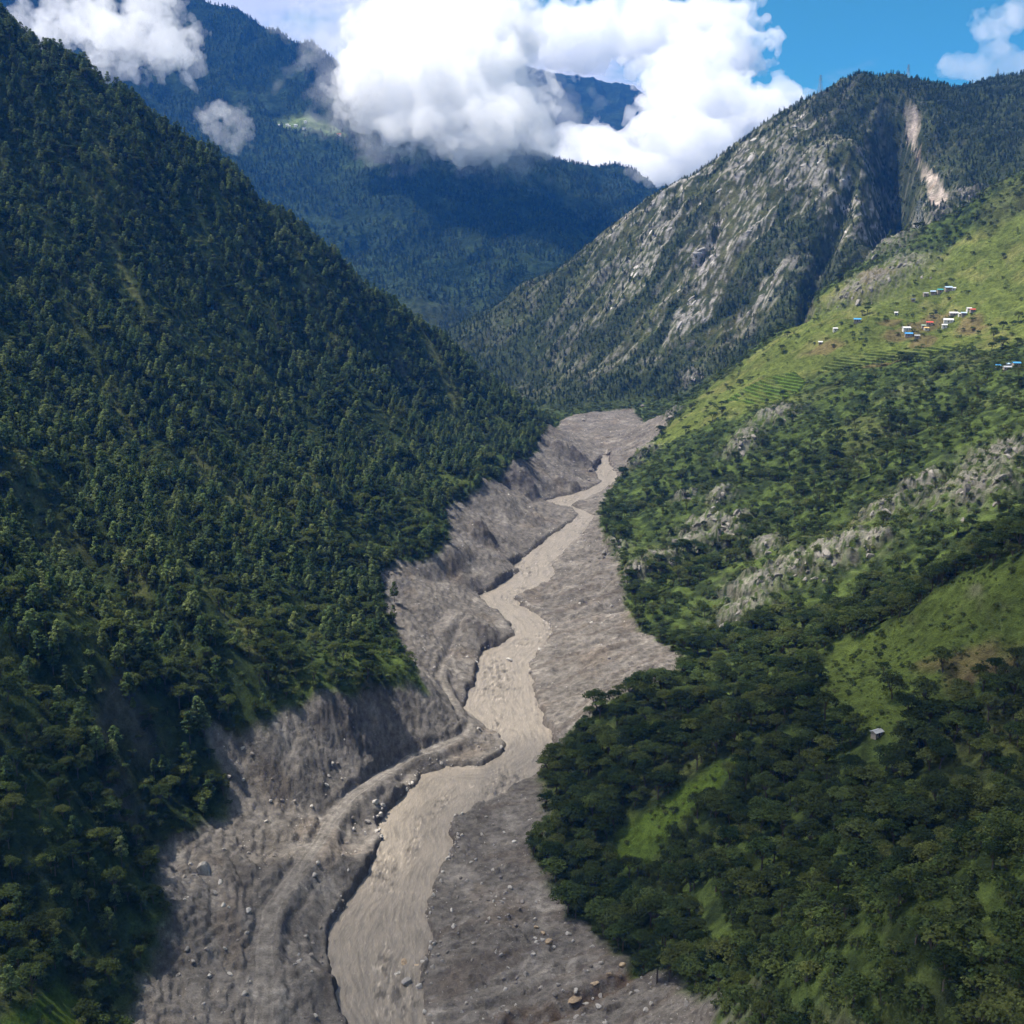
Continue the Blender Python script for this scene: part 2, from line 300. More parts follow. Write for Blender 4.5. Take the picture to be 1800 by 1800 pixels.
GULLIES = [  # centre line in the photograph, half width, depth
    (sight([(1500, 300), (1478, 372), (1450, 440), (1428, 490), (1405, 560)]), 13, 30), (sight([(1268, 372), (1252, 420), (1228, 458)]), 11, 20), (sight([(1578, 215), (1584, 280), (1580, 340), (1560, 395)]), 34, 92),
    (sight([(1352, 470), (1310, 500), (1290, 540)]), 12, 8), (sight([(1070, 478), (1052, 505)]), 9, 10), (sight([(1200, 345), (1180, 385)]), 8, 10),
    (sight([(60, 860), (150, 930), (210, 1010), (280, 1100)]), 22, 14), (sight([(20, 470), (180, 640), (300, 800)]), 24, 9), (sight([(250, 380), (400, 560), (520, 720)]), 24, 10), (sight([(420, 420), (560, 560), (700, 760)]), 22, 8), (sight([(560, 520), (700, 640), (790, 780)]), 20, 8),
    (sight([(40, 1180), (180, 1260), (290, 1350)]), 16, 8), (sight([(20, 1560), (140, 1640), (190, 1720)]), 16, 10),
    (sight([(1140, 880), (1300, 830), (1480, 800), (1650, 720)]), 24, 12), (sight([(1090, 1060), (1200, 1000), (1330, 930), (1500, 840)]), 20, 6),
    (sight([(760, 1010), (800, 1000), (830, 985)]), 8, 5), (sight([(880, 840), (925, 860), (950, 880)]), 8, 7), (sight([(700, 1030), (770, 1080), (800, 1060)]), 8, 3),
    (sight([(420, 1320), (500, 1390), (560, 1420)]), 5, 2.2), (sight([(520, 1330), (570, 1370), (590, 1400)]), 5, 2.0), (sight([(1170, 1130), (1080, 1190), (960, 1230)]), 5, 1.8), (sight([(1080, 1010), (1010, 1070), (960, 1100)]), 5, 2.0),
    (sight([(1130, 1690), (1060, 1735), (1000, 1765), (900, 1790)]), 5, 4.5), (sight([(770, 1190), (776, 1160), (797, 1112), (818, 1078)]), 2.2, 2.2), (sight([(432, 1800), (436, 1690), (446, 1640), (470, 1580)]), 1.6, 1.5), (sight([(640, 1440), (600, 1520), (560, 1620), (570, 1700)]), 5, 1.6),
]
MOUNDS = [  # dark rocky knobs that stand out of the debris: photo place, radius, height
    ((845, 940), 12, 9), ((920, 850), 18, 10), ((1000, 800), 22, 9), ((845, 1110), 13, 3.5), ((1000, 850), 13, 4.0), ((600, 1270), 14, 4), ((540, 1340), 9, 3), ((945, 1070), 12, 2.0), ((1080, 800), 12, 6), ((820, 1020), 9, 3.5), ((700, 1390), 8, 2.5), ((840, 1170), 7, 2.5), ((640, 1420), 7, 2), ((940, 910), 10, 2.5), ((330, 1530), 5, 2)]
_mp = sight([m[0] for m in MOUNDS])

def carve(x, y, z):
    for (line, w, dep) in GULLIES:
        x0, y0 = line.min(0) - 3 * w; x1, y1 = line.max(0) + 3 * w
        k = (x > x0) & (x < x1) & (y > y0) & (y < y1)
        if k.any():
            wq = w * (1 + .35 * pn(x[k] / (w * 2.2), y[k] / (w * 2.2), 71))
            d = seg_dist(x[k], y[k], line) / wq
            z[k] -= dep * np.exp(-d * d * 1.3)
    return z
SCAR = sight([(1586, 194), (1598, 186), (1606, 196), (1619, 202), (1619, 226), (1612, 246), (1609, 262), (1616, 282), (1632, 300), (1650, 318), (1668, 342), (1660, 356), (1646, 362), (1634, 354), (1630, 330), (1618, 298), (1606, 272), (1602, 258), (1594, 240), (1592, 216)], lambda x, y: carve(np.asarray(x).ravel(), np.asarray(y).ravel(), base_h(x, y)), 1500.0, 3000.0)

CRAG_PX = [(1760, 800, 22), (1700, 860, 22), (1730, 870, 16), (1330, 1030, 16), (1310, 1075, 14), (1235, 930, 16), (1270, 945, 16), (1290, 920, 12), (1215, 960, 14), (1475, 975, 16), (1440, 985, 12), (1385, 1000, 14), (1550, 895, 14), (1620, 850, 13), (1060, 985, 12), (1075, 965, 10), (1360, 735, 16), (1300, 790, 12), (1310, 770, 12), (1205, 880, 9), (1265, 880, 9), (1345, 965, 10), (1530, 960, 10), (1160, 985, 12), (1120, 1010, 9), (1095, 825, 14), (1130, 800, 12), (1215, 662, 12), (1175, 735, 10), (1565, 430, 20), (1590, 470, 24), (1540, 500, 26), (1500, 520, 20), (1700, 340, 18), (1650, 375, 14)]
CRAG = sight([c[:2] for c in CRAG_PX], lambda x, y: base_h(x, y), n=500)

def crag_mask(x, y):
    cr = np.zeros(x.shape)
    for (cx, cy_), c in zip(CRAG, CRAG_PX):
        k = (np.abs(x - cx) < 3 * c[2]) & (np.abs(y - cy_) < 3 * c[2])
        if k.any(): cr[k] = np.maximum(cr[k], np.exp(-((x[k] - cx) ** 2 + (y[k] - cy_) ** 2) / (c[2] * 1.2) ** 2))
    return cr

def zone_weights(x, y):
    """how far a point belongs to the left hillside, the right mountain and the blue mountains"""
    left = sstep(0, -60, x - np.interp(y, [0, 400, 600, 900, 1200, 1500], [-110, -90, -60, -40, 0, 60]))
    left = left * (1 - sstep(1500, 1700, y))
    far = sstep(2350, 2800, y - 0.25 * np.maximum(x, 0))
    mount = sstep(1560, 1680, y) * (1 - far) * sstep(-200, 0, x + 150)
    return left, mount, far

def masks(x, y):
    sd_r = sdist(x, y, RIVER_POLY, 40.0)
    sd_d = sdist(x, y, DEBRIS, 60.0)
    wob = only(np.abs(sd_d) < 20, lambda x, y: fbm(x / 14, y / 14, 3, 11) * 3.0, x, y)
    deb = 1 - sstep(-3, 3, sd_d + wob)
    return sd_r, sd_d, deb

def height(x, y, with_masks=False, base=None):
    x = np.asarray(x, float).ravel(); y = np.asarray(y, float).ravel()
    z = base_h(x, y) if base is None else base.copy()
    left, mount, far = zone_weights(x, y)
    sd_r, sd_d, deb = masks(x, y)
    rz = river_z(y)
    sd_r = sd_r + only(sd_r < 30, lambda x, y: fbm(x / 10, y / 10, 3, 13) * 1.7, x, y)
    # left hillside: spurs and gullies running down towards the river
    s = 0.42 * x - 0.91 * y; t = 0.91 * x + 0.42 * y
    sp = only(left > 0, lambda s, t: fbm(t / 88, s / 330, 3, 21) * 15 + (ridged(t / 46 + .4 * pn(s / 90, t / 90, 5), s / 150, 3, 31) - .55) * 9, s, t)
    fade = sstep(0, 45, sd_d)
    z = z + left * sp * fade * (1 - deb)
    # right hillsides
    right = (1 - left) * (1 - mount) * (1 - far) * (1 - deb)
    rr = only(right > 0, lambda x, y: fbm(x / 85, y / 85, 4, 41) * 5.5 + (ridged(x / 30 + .4 * pn(y / 50, x / 50, 3), y / 46, 3, 45) - .55) * 4.5, x, y)
    z = z + right * rr * fade
    # right mountain: slabs leaning down to the river
    s2 = -0.72 * x - 0.69 * y; t2 = 0.69 * x - 0.72 * y
    slab = only(mount > 0, lambda s2, t2: ridged(t2 / 46 + .5 * pn(s2 / 120, t2 / 120, 8), s2 / 170, 4, 51) - .55, s2, t2)
    rocky = only(mount > 0, lambda s2, t2: fbm(t2 / 13, s2 / 45, 3, 55), s2, t2)
    z = z + mount * sstep(0, 60, sd_d) * (slab * 17 + rocky * 3.0 + only(mount > 0, lambda x, y: fbm(x / 150, y / 150, 2, 58) * 7, x, y))
    # blue mountains
    z = z + far * only(far > 0, lambda x, y: (ridged(x / 420 + .5 * pn(x / 700, y / 700, 4), y / 640, 5, 61) - .55) * 95 + fbm(x / 90, y / 90, 3, 66) * 9, x, y)
    z = carve(x, y, z)
    for (cx, cy), (_, r, hh) in zip(_mp, MOUNDS):
        d = np.hypot(x - cx, y - cy) / r
        k = d < 2.2
        if k.any():
            dd = d[k] + .35 * fbm(x[k] / (r * .8), y[k] / (r * .8), 3, 77)
            z[k] += hh * (1 - sstep(.35, 1.25, dd)) + hh * .22 * fbm(x[k] / 3.2, y[k] / 3.2, 2, 78) * (1 - sstep(.5, 1.4, dd))
    crg = crag_mask(x, y) * (1 - deb)
    z = z + only(crg > .03, lambda x, y, c: sstep(.1, .7, c + .35 * fbm(x / 9, y / 9, 2, 73)) * (3.5 + 6.5 * ridged(x / 11, y / 8, 4, 75, .6)), x, y, crg)
    # debris: lobes, rills and torn ground
    dn = deb * sstep(0, 10, sd_r)
    q = np.where(x < np.interp(y, [300, 600, 900, 1300], [-45, 0, 30, 95]), s, -x * .8 - y * .3); p = np.where(x < np.interp(y, [300, 600, 900, 1300], [-45, 0, 30, 95]), t, .3 * x - .8 * y)
    z = z + dn * only(dn > 0, lambda x, y, p, q, sdr: fbm(x / 26, y / 26, 3, 81) * 1.5 + (ridged(p / 9 + .5 * pn(q / 20, p / 20, 9), q / 34, 4, 85) - .6) * 2.4 + (ridged(p / 24 + .6 * pn(q / 40, p / 40, 19), q / 60, 3, 87) - .6) * 3.2 * sstep(14, 40, sdr) + fbm(x / 4.2, y / 4.2, 3, 88) * .45, x, y, p, q, sd_r)
    lq = z / 2.4 + .7 * only(dn > 0, lambda x, y: fbm(x / 17, y / 17, 3, 89), x, y); lf = lq - np.floor(lq)
    z = z + dn * sstep(5, 14, sd_r) * .62 * 2.4 * (sstep(.70, .98, lf) - lf)
    # the track: a bench cut into the bank
    x0, y0 = TRACK.min(0) - 14; x1, y1 = TRACK.max(0) + 14
    k = np.nonzero((x > x0) & (x < x1) & (y > y0) & (y < y1))[0]
    tr = np.full(x.shape, 99.0)
    if len(k):
        best = np.full(len(k), 1e9); bz = np.zeros(len(k)); bw = np.full(len(k), 4.0)
        for i in range(len(TRACK) - 1):
            ax, ay = TRACK[i]; ex, ey = TRACK[i + 1] - TRACK[i]
            tt = np.clip(((x[k] - ax) * ex + (y[k] - ay) * ey) / (ex * ex + ey * ey + 1e-9), 0, 1)
            d = np.hypot(x[k] - ax - tt * ex, y[k] - ay - tt * ey)
            m = d < best
            best[m] = d[m]; bz[m] = (TRACK_Z[i] * (1 - tt) + TRACK_Z[i + 1] * tt)[m]; bw[m] = TRACK_W[i]
        e = best - bw + .9 * fbm(x[k] / 5, y[k] / 5, 2, 99)
        up = z[k] > bz
        blend = np.where(up, sstep(.2, 1.9, e), sstep(.4, 4.5, e))
        near = e < 12
        kk = k[near]
        lift = np.where(up, 0.7 * (1 - sstep(2, 9, e)), 0)
        z[kk] = (bz * (1 - blend) + (z[k] + lift) * blend)[near]
        tr[kk] = e[near]
    # the river bed
    bank = only(sd_r < 14, lambda x, y: fbm(x / 16, y / 16, 2, 91), x, y)
    kk = sd_r < 14
    cut = .35 + .9 * sstep(-.2, .7, bank[kk]) + 1.5 * (sd_r[kk] < 14) * (x[kk] < np.interp(y[kk], [300, 600, 900, 1300], [-45, 0, 30, 95]))
    zz = np.maximum(z[kk], rz[kk] + cut)
    w = sstep(.1, 2.2, sd_r[kk] + .7 * bank[kk])
    wl = sstep(2, 14, sd_r[kk])
    zz = zz * (1 - wl) + np.maximum(z[kk], rz[kk] + .5) * wl
    z[kk] = (rz[kk] - 1.3) * (1 - w) + zz * w
    lo = rz + .5 + .02 * np.clip(sd_r, 0, 40) + only(deb > .5, lambda x, y: .7 * ridged(x / 13, y / 17, 3, 93) + .25 * fbm(x / 3.5, y / 3.5, 2, 94), x, y)
    z = np.where((deb > .5) & (sd_r > 2.2), np.maximum(z, lo), z)
    # village terraces are built as their own field; the ground keeps below them
    sd_t = np.minimum(sdist(x, y, TERRACE, 20.0), sdist(x, y, TERRACE2, 20.0))
    z = z - 3.0 * (1 - sstep(-4, -1, sd_t))
    # landslide scar
    sd_s = sdist(x, y, SCAR, 30.0)
    z = z - 4.0 * (1 - sstep(-6, 4, sd_s)) + (1 - sstep(-3, 3, sd_s)) * only(sd_s < 3, lambda x, y: fbm(x / 9, y / 9, 3, 95) * 2.2, x, y)
    if not with_masks:
        return z
    return z, dict(left=left, mount=mount, far=far, deb=deb, sd_r=sd_r, sd_d=sd_d, track=tr, scar=1 - sstep(-2, 2, sd_s + .3 + only(sd_s < 20, lambda x, y: fbm(x / 10, y / 14, 3, 97) * 3.6, x, y)), slab=slab, rocky=rocky, terr=1 - sstep(-1, 2, sd_t))
# ------------------------------------------------------------------ materials
def new_mat(name):
    m = bpy.data.materials.new(name); m.use_nodes = True
    nt = m.node_tree; nt.nodes.clear()
    out = nt.nodes.new('ShaderNodeOutputMaterial')
    return m, nt, out
def nd(nt, kind, ins=None, **kw):
    n = nt.nodes.new(kind)
    for k, v in kw.items(): setattr(n, k, v)
    for k, v in (ins or {}).items():
        if isinstance(v, bpy.types.NodeSocket): nt.links.new(v, n.inputs[k])
        else: n.inputs[k].default_value = v
    return n
def noise(nt, vec, scale, detail=4.0, rough=0.55, dist=0.0):
    return nd(nt, 'ShaderNodeTexNoise', {'Vector': vec, 'Scale': scale, 'Detail': detail, 'Roughness': rough, 'Distortion': dist}).outputs[0]
def mrange(nt, val, a, b, c=0.0, d=1.0):
    return nd(nt, 'ShaderNodeMapRange', {'Value': val, 'From Min': a, 'From Max': b, 'To Min': c, 'To Max': d}).outputs[0]
def mixc(nt, fac, a, b, blend='MIX'):
    n = nd(nt, 'ShaderNodeMix', {'Factor': fac}, data_type='RGBA', blend_type=blend)
    for s, v in (('A', a), ('B', b)):
        if isinstance(v, bpy.types.NodeSocket): nt.links.new(v, n.inputs[s])
        else: n.inputs[s].default_value = (*v, 1) if len(v) == 3 else v
    return n.outputs['Result']
def terrain_mat(name, rough_scale, bump):
    """ground colour comes from the mesh (what grows or lies there); grain, fine relief and specks come from noise"""
    m, nt, out = new_mat(name)
    geo = nd(nt, 'ShaderNodeNewGeometry'); P = geo.outputs['Position']
    col = nd(nt, 'ShaderNodeAttribute', attribute_name='ground').outputs['Color']
    n1 = noise(nt, P, rough_scale, 6.0, .6); n2 = noise(nt, P, rough_scale * 6.0, 5.0, .65); n3 = noise(nt, P, rough_scale * .12, 3.0)
    k = nd(nt, 'ShaderNodeMath', {0: mrange(nt, n1, .25, .75, .5, 1.5), 1: mrange(nt, n2, .25, .75, .65, 1.35)}, operation='MULTIPLY').outputs[0]
    k = nd(nt, 'ShaderNodeMath', {0: k, 1: mrange(nt, n3, .3, .7, .8, 1.2)}, operation='MULTIPLY').outputs[0]
    c = nd(nt, 'ShaderNodeVectorMath', {0: col, 'Scale': k}, operation='SCALE').outputs[0]
    b1 = nd(nt, 'ShaderNodeBump', {'Height': n1, 'Strength': 1.0, 'Distance': bump}).outputs[0]
    b2 = nd(nt, 'ShaderNodeBump', {'Height': n2, 'Strength': 1.0, 'Distance': bump * .4, 'Normal': b1}).outputs[0]
    d = nd(nt, 'ShaderNodeBsdfDiffuse', {'Color': c, 'Normal': b2, 'Roughness': .8})
    nt.links.new(d.outputs[0], out.inputs['Surface'])
    return m
M = {}
M['debris'] = terrain_mat('grey_mud_and_rubble', .30, 1.3)
M['hill'] = terrain_mat('hillside_soil_and_herbs', .22, 2.2)
M['mount'] = terrain_mat('mountain_rock_and_grass', .07, 5.0)
M['far'] = terrain_mat('distant_forest_ground', .02, 16.0)

def tag(o, label=None, cat=None, group=None, kind=None):
    if label: o['label'] = label
    if cat: o['category'] = cat
    if group: o['group'] = group
    if kind: o['kind'] = kind
    elif cat: o['kind'] = 'thing'
    return o
def mesh_obj(name, verts, faces, mat, parent=None, smooth=False, link=True):
    me = bpy.data.meshes.new(name)
    me.from_pydata([tuple(v) for v in verts], [], [tuple(f) for f in faces]); me.update()
    for mm in (mat if isinstance(mat, (list, tuple)) else [mat]): me.materials.append(mm)
    if smooth: me.polygons.foreach_set('use_smooth', np.ones(len(me.polygons), bool))
    o = bpy.data.objects.new(name, me)
    if link: COL.objects.link(o)
    o.parent = parent
    return o
def np_mesh(name, V, Q, mat, colors=None, smooth=True):
    me = bpy.data.meshes.new(name)
    nv, nf = len(V), len(Q)
    me.vertices.add(nv); me.vertices.foreach_set('co', np.ascontiguousarray(V, np.float32).ravel())
    me.loops.add(nf * 4); me.loops.foreach_set('vertex_index', np.ascontiguousarray(Q, np.int32).ravel())
    me.polygons.add(nf); me.polygons.foreach_set('loop_start', np.arange(0, nf * 4, 4, dtype=np.int32))
    me.polygons.foreach_set('use_smooth', np.full(nf, smooth))
    me.update(calc_edges=True)
    if colors is not None:
        a = me.attributes.new('ground', 'FLOAT_COLOR', 'POINT')
        a.data.foreach_set('color', np.concatenate([colors, np.ones((nv, 1))], 1).astype(np.float32).ravel())
    me.materials.append(mat)
    o = bpy.data.objects.new(name, me); COL.objects.link(o)
    return o

# ------------------------------------------------------------------ the ground: one sheet, finer where it is near
GA = np.radians(np.linspace(-29.5, 29.5, NCOL))
LR = np.concatenate([np.arange(math.log(175), math.log(2650), DRING), np.arange(math.log(2650) , math.log(9800), DRING * 1.7)])
GR = np.exp(LR)
RR, AA = np.meshgrid(GR, GA, indexing='ij')
GX, GY = RR * np.sin(AA), RR * np.cos(AA)
_bi = np.unique(np.append(np.arange(0, len(GR), 3), len(GR) - 1)); _bj = np.unique(np.append(np.arange(0, NCOL, 4), NCOL - 1))
_bc = base_h(GX[np.ix_(_bi, _bj)], GY[np.ix_(_bi, _bj)]).reshape(len(_bi), len(_bj))
_b1 = np.stack([np.interp(np.arange(len(GR)), _bi, _bc[:, j]) for j in range(len(_bj))], 1)
_b2 = np.stack([np.interp(np.arange(NCOL), _bj, _b1[i]) for i in range(len(GR))], 0)
gz, MK = height(GX.ravel(), GY.ravel(), True, _b2.ravel())
GZ = gz.reshape(GX.shape)
SH = GX.shape
for k in MK: MK[k] = np.asarray(MK[k]).reshape(SH)
_P = np.stack([GX, GY, GZ], -1)
_nrm = np.cross(np.gradient(_P, axis=1), np.gradient(_P, axis=0)); _nrm /= np.linalg.norm(_nrm, axis=-1, keepdims=True) + 1e-9
STEEP = 1 - np.abs(_nrm[..., 2])
HOR = np.maximum.accumulate((GZ - CAM_Z) / RR, axis=0)           # running horizon along each sight azimuth

def lookup(x, y, *fields):
    r = np.hypot(x, y); a = np.arctan2(x, y)
    i = np.clip(np.interp(np.log(np.maximum(r, 1)), LR, np.arange(len(LR))), 0, SH[0] - 1.001)
    j = np.clip((a - GA[0]) / (GA[1] - GA[0]), 0, SH[1] - 1.001)
    i0, j0 = i.astype(int), j.astype(int); fi, fj = i - i0, j - j0
    out = []
    for f in fields:
        out.append(f[i0, j0] * (1 - fi) * (1 - fj) + f[i0 + 1, j0] * fi * (1 - fj) + f[i0, j0 + 1] * (1 - fi) * fj + f[i0 + 1, j0 + 1] * fi * fj)
    return out
def seen(x, y, ztop, slack=0.0):
    r = np.hypot(x, y)
    i = np.clip(np.searchsorted(GR, r) - 3, 0, SH[0] - 1)
    j = np.clip(np.round((np.arctan2(x, y) - GA[0]) / (GA[1] - GA[0])).astype(int), 0, SH[1] - 1)
    return (ztop + slack - CAM_Z) / r > HOR[i, j]

x, y = GX.ravel(), GY.ravel()
mk = {k: v.ravel() for k, v in MK.items()}
steep = STEEP.ravel()
def blend(c, m, new):
    return c * (1 - m[:, None]) + np.asarray(new)[None] * m[:, None]
n_a, n_b, n_c = fbm(x / 40, y / 40, 4, 101), fbm(x / 12, y / 12, 3, 103), fbm(x / 130, y / 130, 3, 107)
C = np.tile(np.array([.030, .044, .017]), (len(x), 1))                       # forest floor
C = blend(C, sstep(-.1, .7, n_a) * .7, (.050, .070, .022))
C = blend(C, mk['left'] * sstep(.25, .6, only(mk['left'] > 0, lambda x, y: fbm((.83 * x + .55 * y) / 30, (.55 * x - .83 * y) / 140, 3, 109), x, y)) * .9, (.112, .124, .046))
right = (1 - mk['left']) * (1 - mk['mount']) * (1 - mk['far'])
C = blend(C, right * sstep(-.45, .35, n_b + .5 * n_a), (.074, .104, .028)); C = blend(C, right * sstep(.2, .8, n_c + .3 * n_b) * .5, (.105, .108, .044))
def fmask(poly, soft=8.0, wob=10.0):
    sd = sdist(x, y, poly, 60.0)
    return 1 - sstep(-soft, soft, sd + wob * only(np.abs(sd) < 59, lambda x, y: fbm(x / 35, y / 35, 3, 113), x, y))
fv = fmask(FIELD_VILLAGE, 14, 16)
C = blend(C, fv * .92, (.122, .150, .036)); C = blend(C, fv * sstep(.0, .7, n_a + .4 * n_b) * .7, (.180, .178, .062)); C = blend(C, fv * sstep(.2, .6, -n_b + .3 * n_c) * .45, (.060, .085, .024))
FIELDS = [fmask(FIELD_SPUR, 6, 6), fmask(FIELD_LOW, 4, 5), fmask(FIELD_CORNER, 2, 2)]
C = blend(C, FIELDS[0] * .9, (.094, .126, .030)); C = blend(C, FIELDS[1] * .9, (.085, .128, .022)); C = blend(C, FIELDS[2] * .95, (.080, .120, .020))
FIELD_MASK = np.maximum.reduce([fv] + FIELDS).reshape(SH)
for p in BROWN: C = blend(C, fmask(p, 3, 6) * .6, (.165, .115, .062))
ham = fmask(HAMLET, 14, 14); C = blend(C, ham, (.13, .17, .06))
# right mountain: grass ledges, pale slabs
mt = mk['mount']
C = blend(C, mt * .9, (.068, .080, .034)); C = blend(C, mt * sstep(-.2, .4, n_b + .6 * n_c) * .7, (.118, .116, .054))
upx, upv, _ = to_px(x, y, GZ.ravel())
s2, t2 = -.72 * x - .69 * y, .69 * x - .72 * y
zone_rock = np.exp(-((x - 330) / 240) ** 2) * sstep(1640, 1760, y) * (1 - sstep(2130, 2260, y))
zone_rock = np.maximum(zone_rock, np.exp(-((x - 520) / 130) ** 2 - ((y - 1870) / 170) ** 2))
streak = only(mt > 0, lambda s2, t2: fbm(t2 / 5.0 + .6 * pn(s2 / 24, t2 / 24, 15), s2 / 24, 4, 121, .62), s2, t2)
band = only(mt > 0, lambda s2, t2: sstep(-.28, .08, fbm(t2 / 58 + .4 * pn(s2 / 110, t2 / 110, 23), s2 / 230, 3, 125)), s2, t2)
BAND = band.reshape(SH)
rock = mt * zone_rock * (.12 + .88 * band) * sstep(.0, .34, streak + .5 * only(mt > 0, lambda x, y: fbm(x / 70, y / 70, 2, 123), x, y) + .25 * (mk['slab'] * 2) - .12)
C = blend(C, mt * (1 - mk['scar']) * np.clip(1 - zone_rock * band * 1.6, 0, 1) * .8, (.036, .050, .022))
C = blend(C, np.clip(rock, 0, 1) * .9, (.39, .362, .33))
C = blend(C, mt * zone_rock * sstep(.3, .8, -streak) * .5, (.022, .028, .016))
# crags of the near spurs
cr = mk['crag'].copy() if 0 else np.zeros(len(x))
for (cx, cy_), c in zip(CRAG, CRAG_PX):
    k_ = (np.abs(x - cx) < 3 * c[2]) & (np.abs(y - cy_) < 3 * c[2])
    cr[k_] = np.maximum(cr[k_], np.exp(-((x[k_] - cx) ** 2 + (y[k_] - cy_) ** 2) / (c[2] * 1.3) ** 2))
CRAGM = cr.reshape(SH)
C = blend(C, cr * (1 - mk['deb']) * sstep(-.15, .4, only(cr > .02, lambda x, y: fbm(x / 2.6, y / 8, 4, 127, .6), x, y) + cr * .3 - .02) * .9, (.25, .232, .205))
C = blend(C, (1 - mk['far']) * (1 - mt) * (1 - mk['deb']) * sstep(.42, .6, steep) * .5, (.16, .14, .115))
C = blend(C, mk['scar'] * (.45 + .5 * sstep(-.4, .4, only(mk['scar'] > 0, lambda x, y: fbm(x / 14, y / 20, 3, 131), x, y))), (.56, .475, .41)); C = blend(C, mk['scar'] * sstep(.2, .6, only(mk['scar'] > 0, lambda x, y: fbm(x / 25, y / 25, 2, 133), x, y)) * .5, (.26, .17, .12))
# blue mountains
fr = mk['far']
C = blend(C, fr * .9 * (1 - ham), (.028, .046, .022)); C = blend(C, fr * (1 - ham) * sstep(.0, .6, only(fr > 0, lambda x, y: fbm(x / 120, y / 120, 3, 137), x, y)) * .6, (.050, .075, .030))
C = blend(C, fr * (1 - ham) * sstep(.5, .62, steep) * sstep(.1, .4, only(fr > 0, lambda x, y: fbm(x / 50, y / 50, 3, 139), x, y)) * .7, (.14, .14, .11))
# debris
d = mk['deb']
dc = np.tile(np.array([.172, .156, .137]), (len(x), 1))
dc = blend(dc, sstep(.0, .8, only(d > 0, lambda x, y: fbm(x / 22, y / 22, 4, 141), x, y)), (.238, .217, .191))
dc = blend(dc, sstep(.15, .7, only(d > 0, lambda x, y: fbm(x / 9, y / 13, 4, 143), x, y)) * .6, (.118, .107, .094))
dc = blend(dc, sstep(.35, .7, only(d > 0, lambda x, y: fbm(x / 30, y / 45, 3, 145), x, y)) * .55, (.175, .145, .115))
_lb = x < np.interp(y, [300, 600, 900, 1300], [-45, 0, 30, 95])
dq = np.where(_lb, .42 * x - .91 * y, -.90 * x - .43 * y); dp = np.where(_lb, .91 * x + .42 * y, .43 * x - .90 * y)
dc = blend(dc, (~_lb) * sstep(.12, .5, only(d > 0, lambda dp, dq: fbm(dp / 7.0 + .4 * pn(dq / 30, dp / 30, 27), dq / 60, 3, 146), dp, dq)) * .6, (.125, .104, .086))
dc = blend(dc, sstep(.1, .6, only(d > 0, lambda dp, dq: fbm(dp / 2.6 + .5 * pn(dq / 9, dp / 9, 17), dq / 15, 3, 147), dp, dq)) * .5, (.100, .092, .083))
dc = blend(dc, (1 - sstep(0, 3.5, mk['sd_r'])) * .75, (.100, .092, .082))
dc = blend(dc, sstep(.34, .6, steep) * .55, (.120, .104, .092))
for (cx, cy_), (_, r_, hh) in zip(_mp, MOUNDS):
    if hh >= 3.5: dc = blend(dc, np.exp(-((x - cx) ** 2 + (y - cy_) ** 2) / (r_ * 1.0) ** 2) * sstep(-.4, .3, n_b) * .8, (.085, .076, .072))
_gl = GULLIES[22][0]; k_ = (x > _gl[:, 0].min() - 15) & (x < _gl[:, 0].max() + 15) & (y > _gl[:, 1].min() - 15) & (y < _gl[:, 1].max() + 15)
gm = only(k_, lambda x, y: np.exp(-(seg_dist(x, y, _gl) / 6.5) ** 2) * sstep(-.5, .2, fbm(x / 4, y / 4, 2, 149)), x, y)
dc = blend(dc, gm * .85, (.130, .090, .060))
C = C * (1 - d[:, None]) + dc * d[:, None]
C = np.clip(C * (1 + .12 * n_b[:, None]), .01, .7)

idx = np.arange(SH[0] * SH[1]).reshape(SH)
Q = np.stack([idx[:-1, :-1], idx[:-1, 1:], idx[1:, 1:], idx[1:, :-1]], -1).reshape(-1, 4)
V = np.stack([x, y, gz], 1)
fm = lambda a: a.ravel()[Q].mean(1)
fdeb, fleft, fmt, ffar = fm(d), fm(mk['left']), fm(mt), fm(fr)
region = np.where(fdeb > .5, 0, np.where(ffar > .5, 4, np.where(fleft > .5, 1, np.where(fmt > .5, 3, 2))))
# drop ground far behind the crests that no nearby viewpoint could see
vis_v = seen(x, y, gz, 45.0 + .03 * np.hypot(x, y))
keep = vis_v[Q].any(1)
for rid, (nm, mat_, lab) in enumerate([('debris_flat', 'debris', 'grey mud and rubble of the flood-scoured valley floor'), ('left_hillside', 'hill', 'steep shaded hillside under the pine forest on the left'), ('right_hillside', 'hill', 'green spurs and meadows on the right side of the valley'),
                                       ('right_mountain', 'mount', 'rocky grey-green mountain above the village'), ('far_mountains', 'far', 'hazy blue mountains at the head of the valley')]):
    f = Q[(region == rid) & keep]
    if not len(f): continue
    u_, inv = np.unique(f, return_inverse=True)
    o = np_mesh(nm, V[u_], inv.reshape(-1, 4), M[mat_], C[u_])
    tag(o, lab, None, None, 'structure')

# ------------------------------------------------------------------ the river: muddy water
m, nt, out = new_mat('muddy_river_water')
P = nd(nt, 'ShaderNodeNewGeometry').outputs['Position']
mp = nd(nt, 'ShaderNodeMapping', {'Vector': P, 'Scale': (1.0, .35, 1.0), 'Rotation': (0, 0, math.radians(-10))}).outputs[0]
n1 = noise(nt, mp, .22, 6, .6, 1.2); n2 = noise(nt, mp, 1.1, 5, .6, .8)
foam = nd(nt, 'ShaderNodeAttribute', attribute_name='ground').outputs['Color']
c = mixc(nt, mrange(nt, n1, .35, .7), (.235, .204, .165), (.172, .152, .126))
c = mixc(nt, mrange(nt, n2, .55, .75), c, (.28, .25, .21))
c = mixc(nt, 1.0, c, foam, 'MULTIPLY')
b = nd(nt, 'ShaderNodeBump', {'Height': n2, 'Strength': 1.0, 'Distance': .45}).outputs[0]
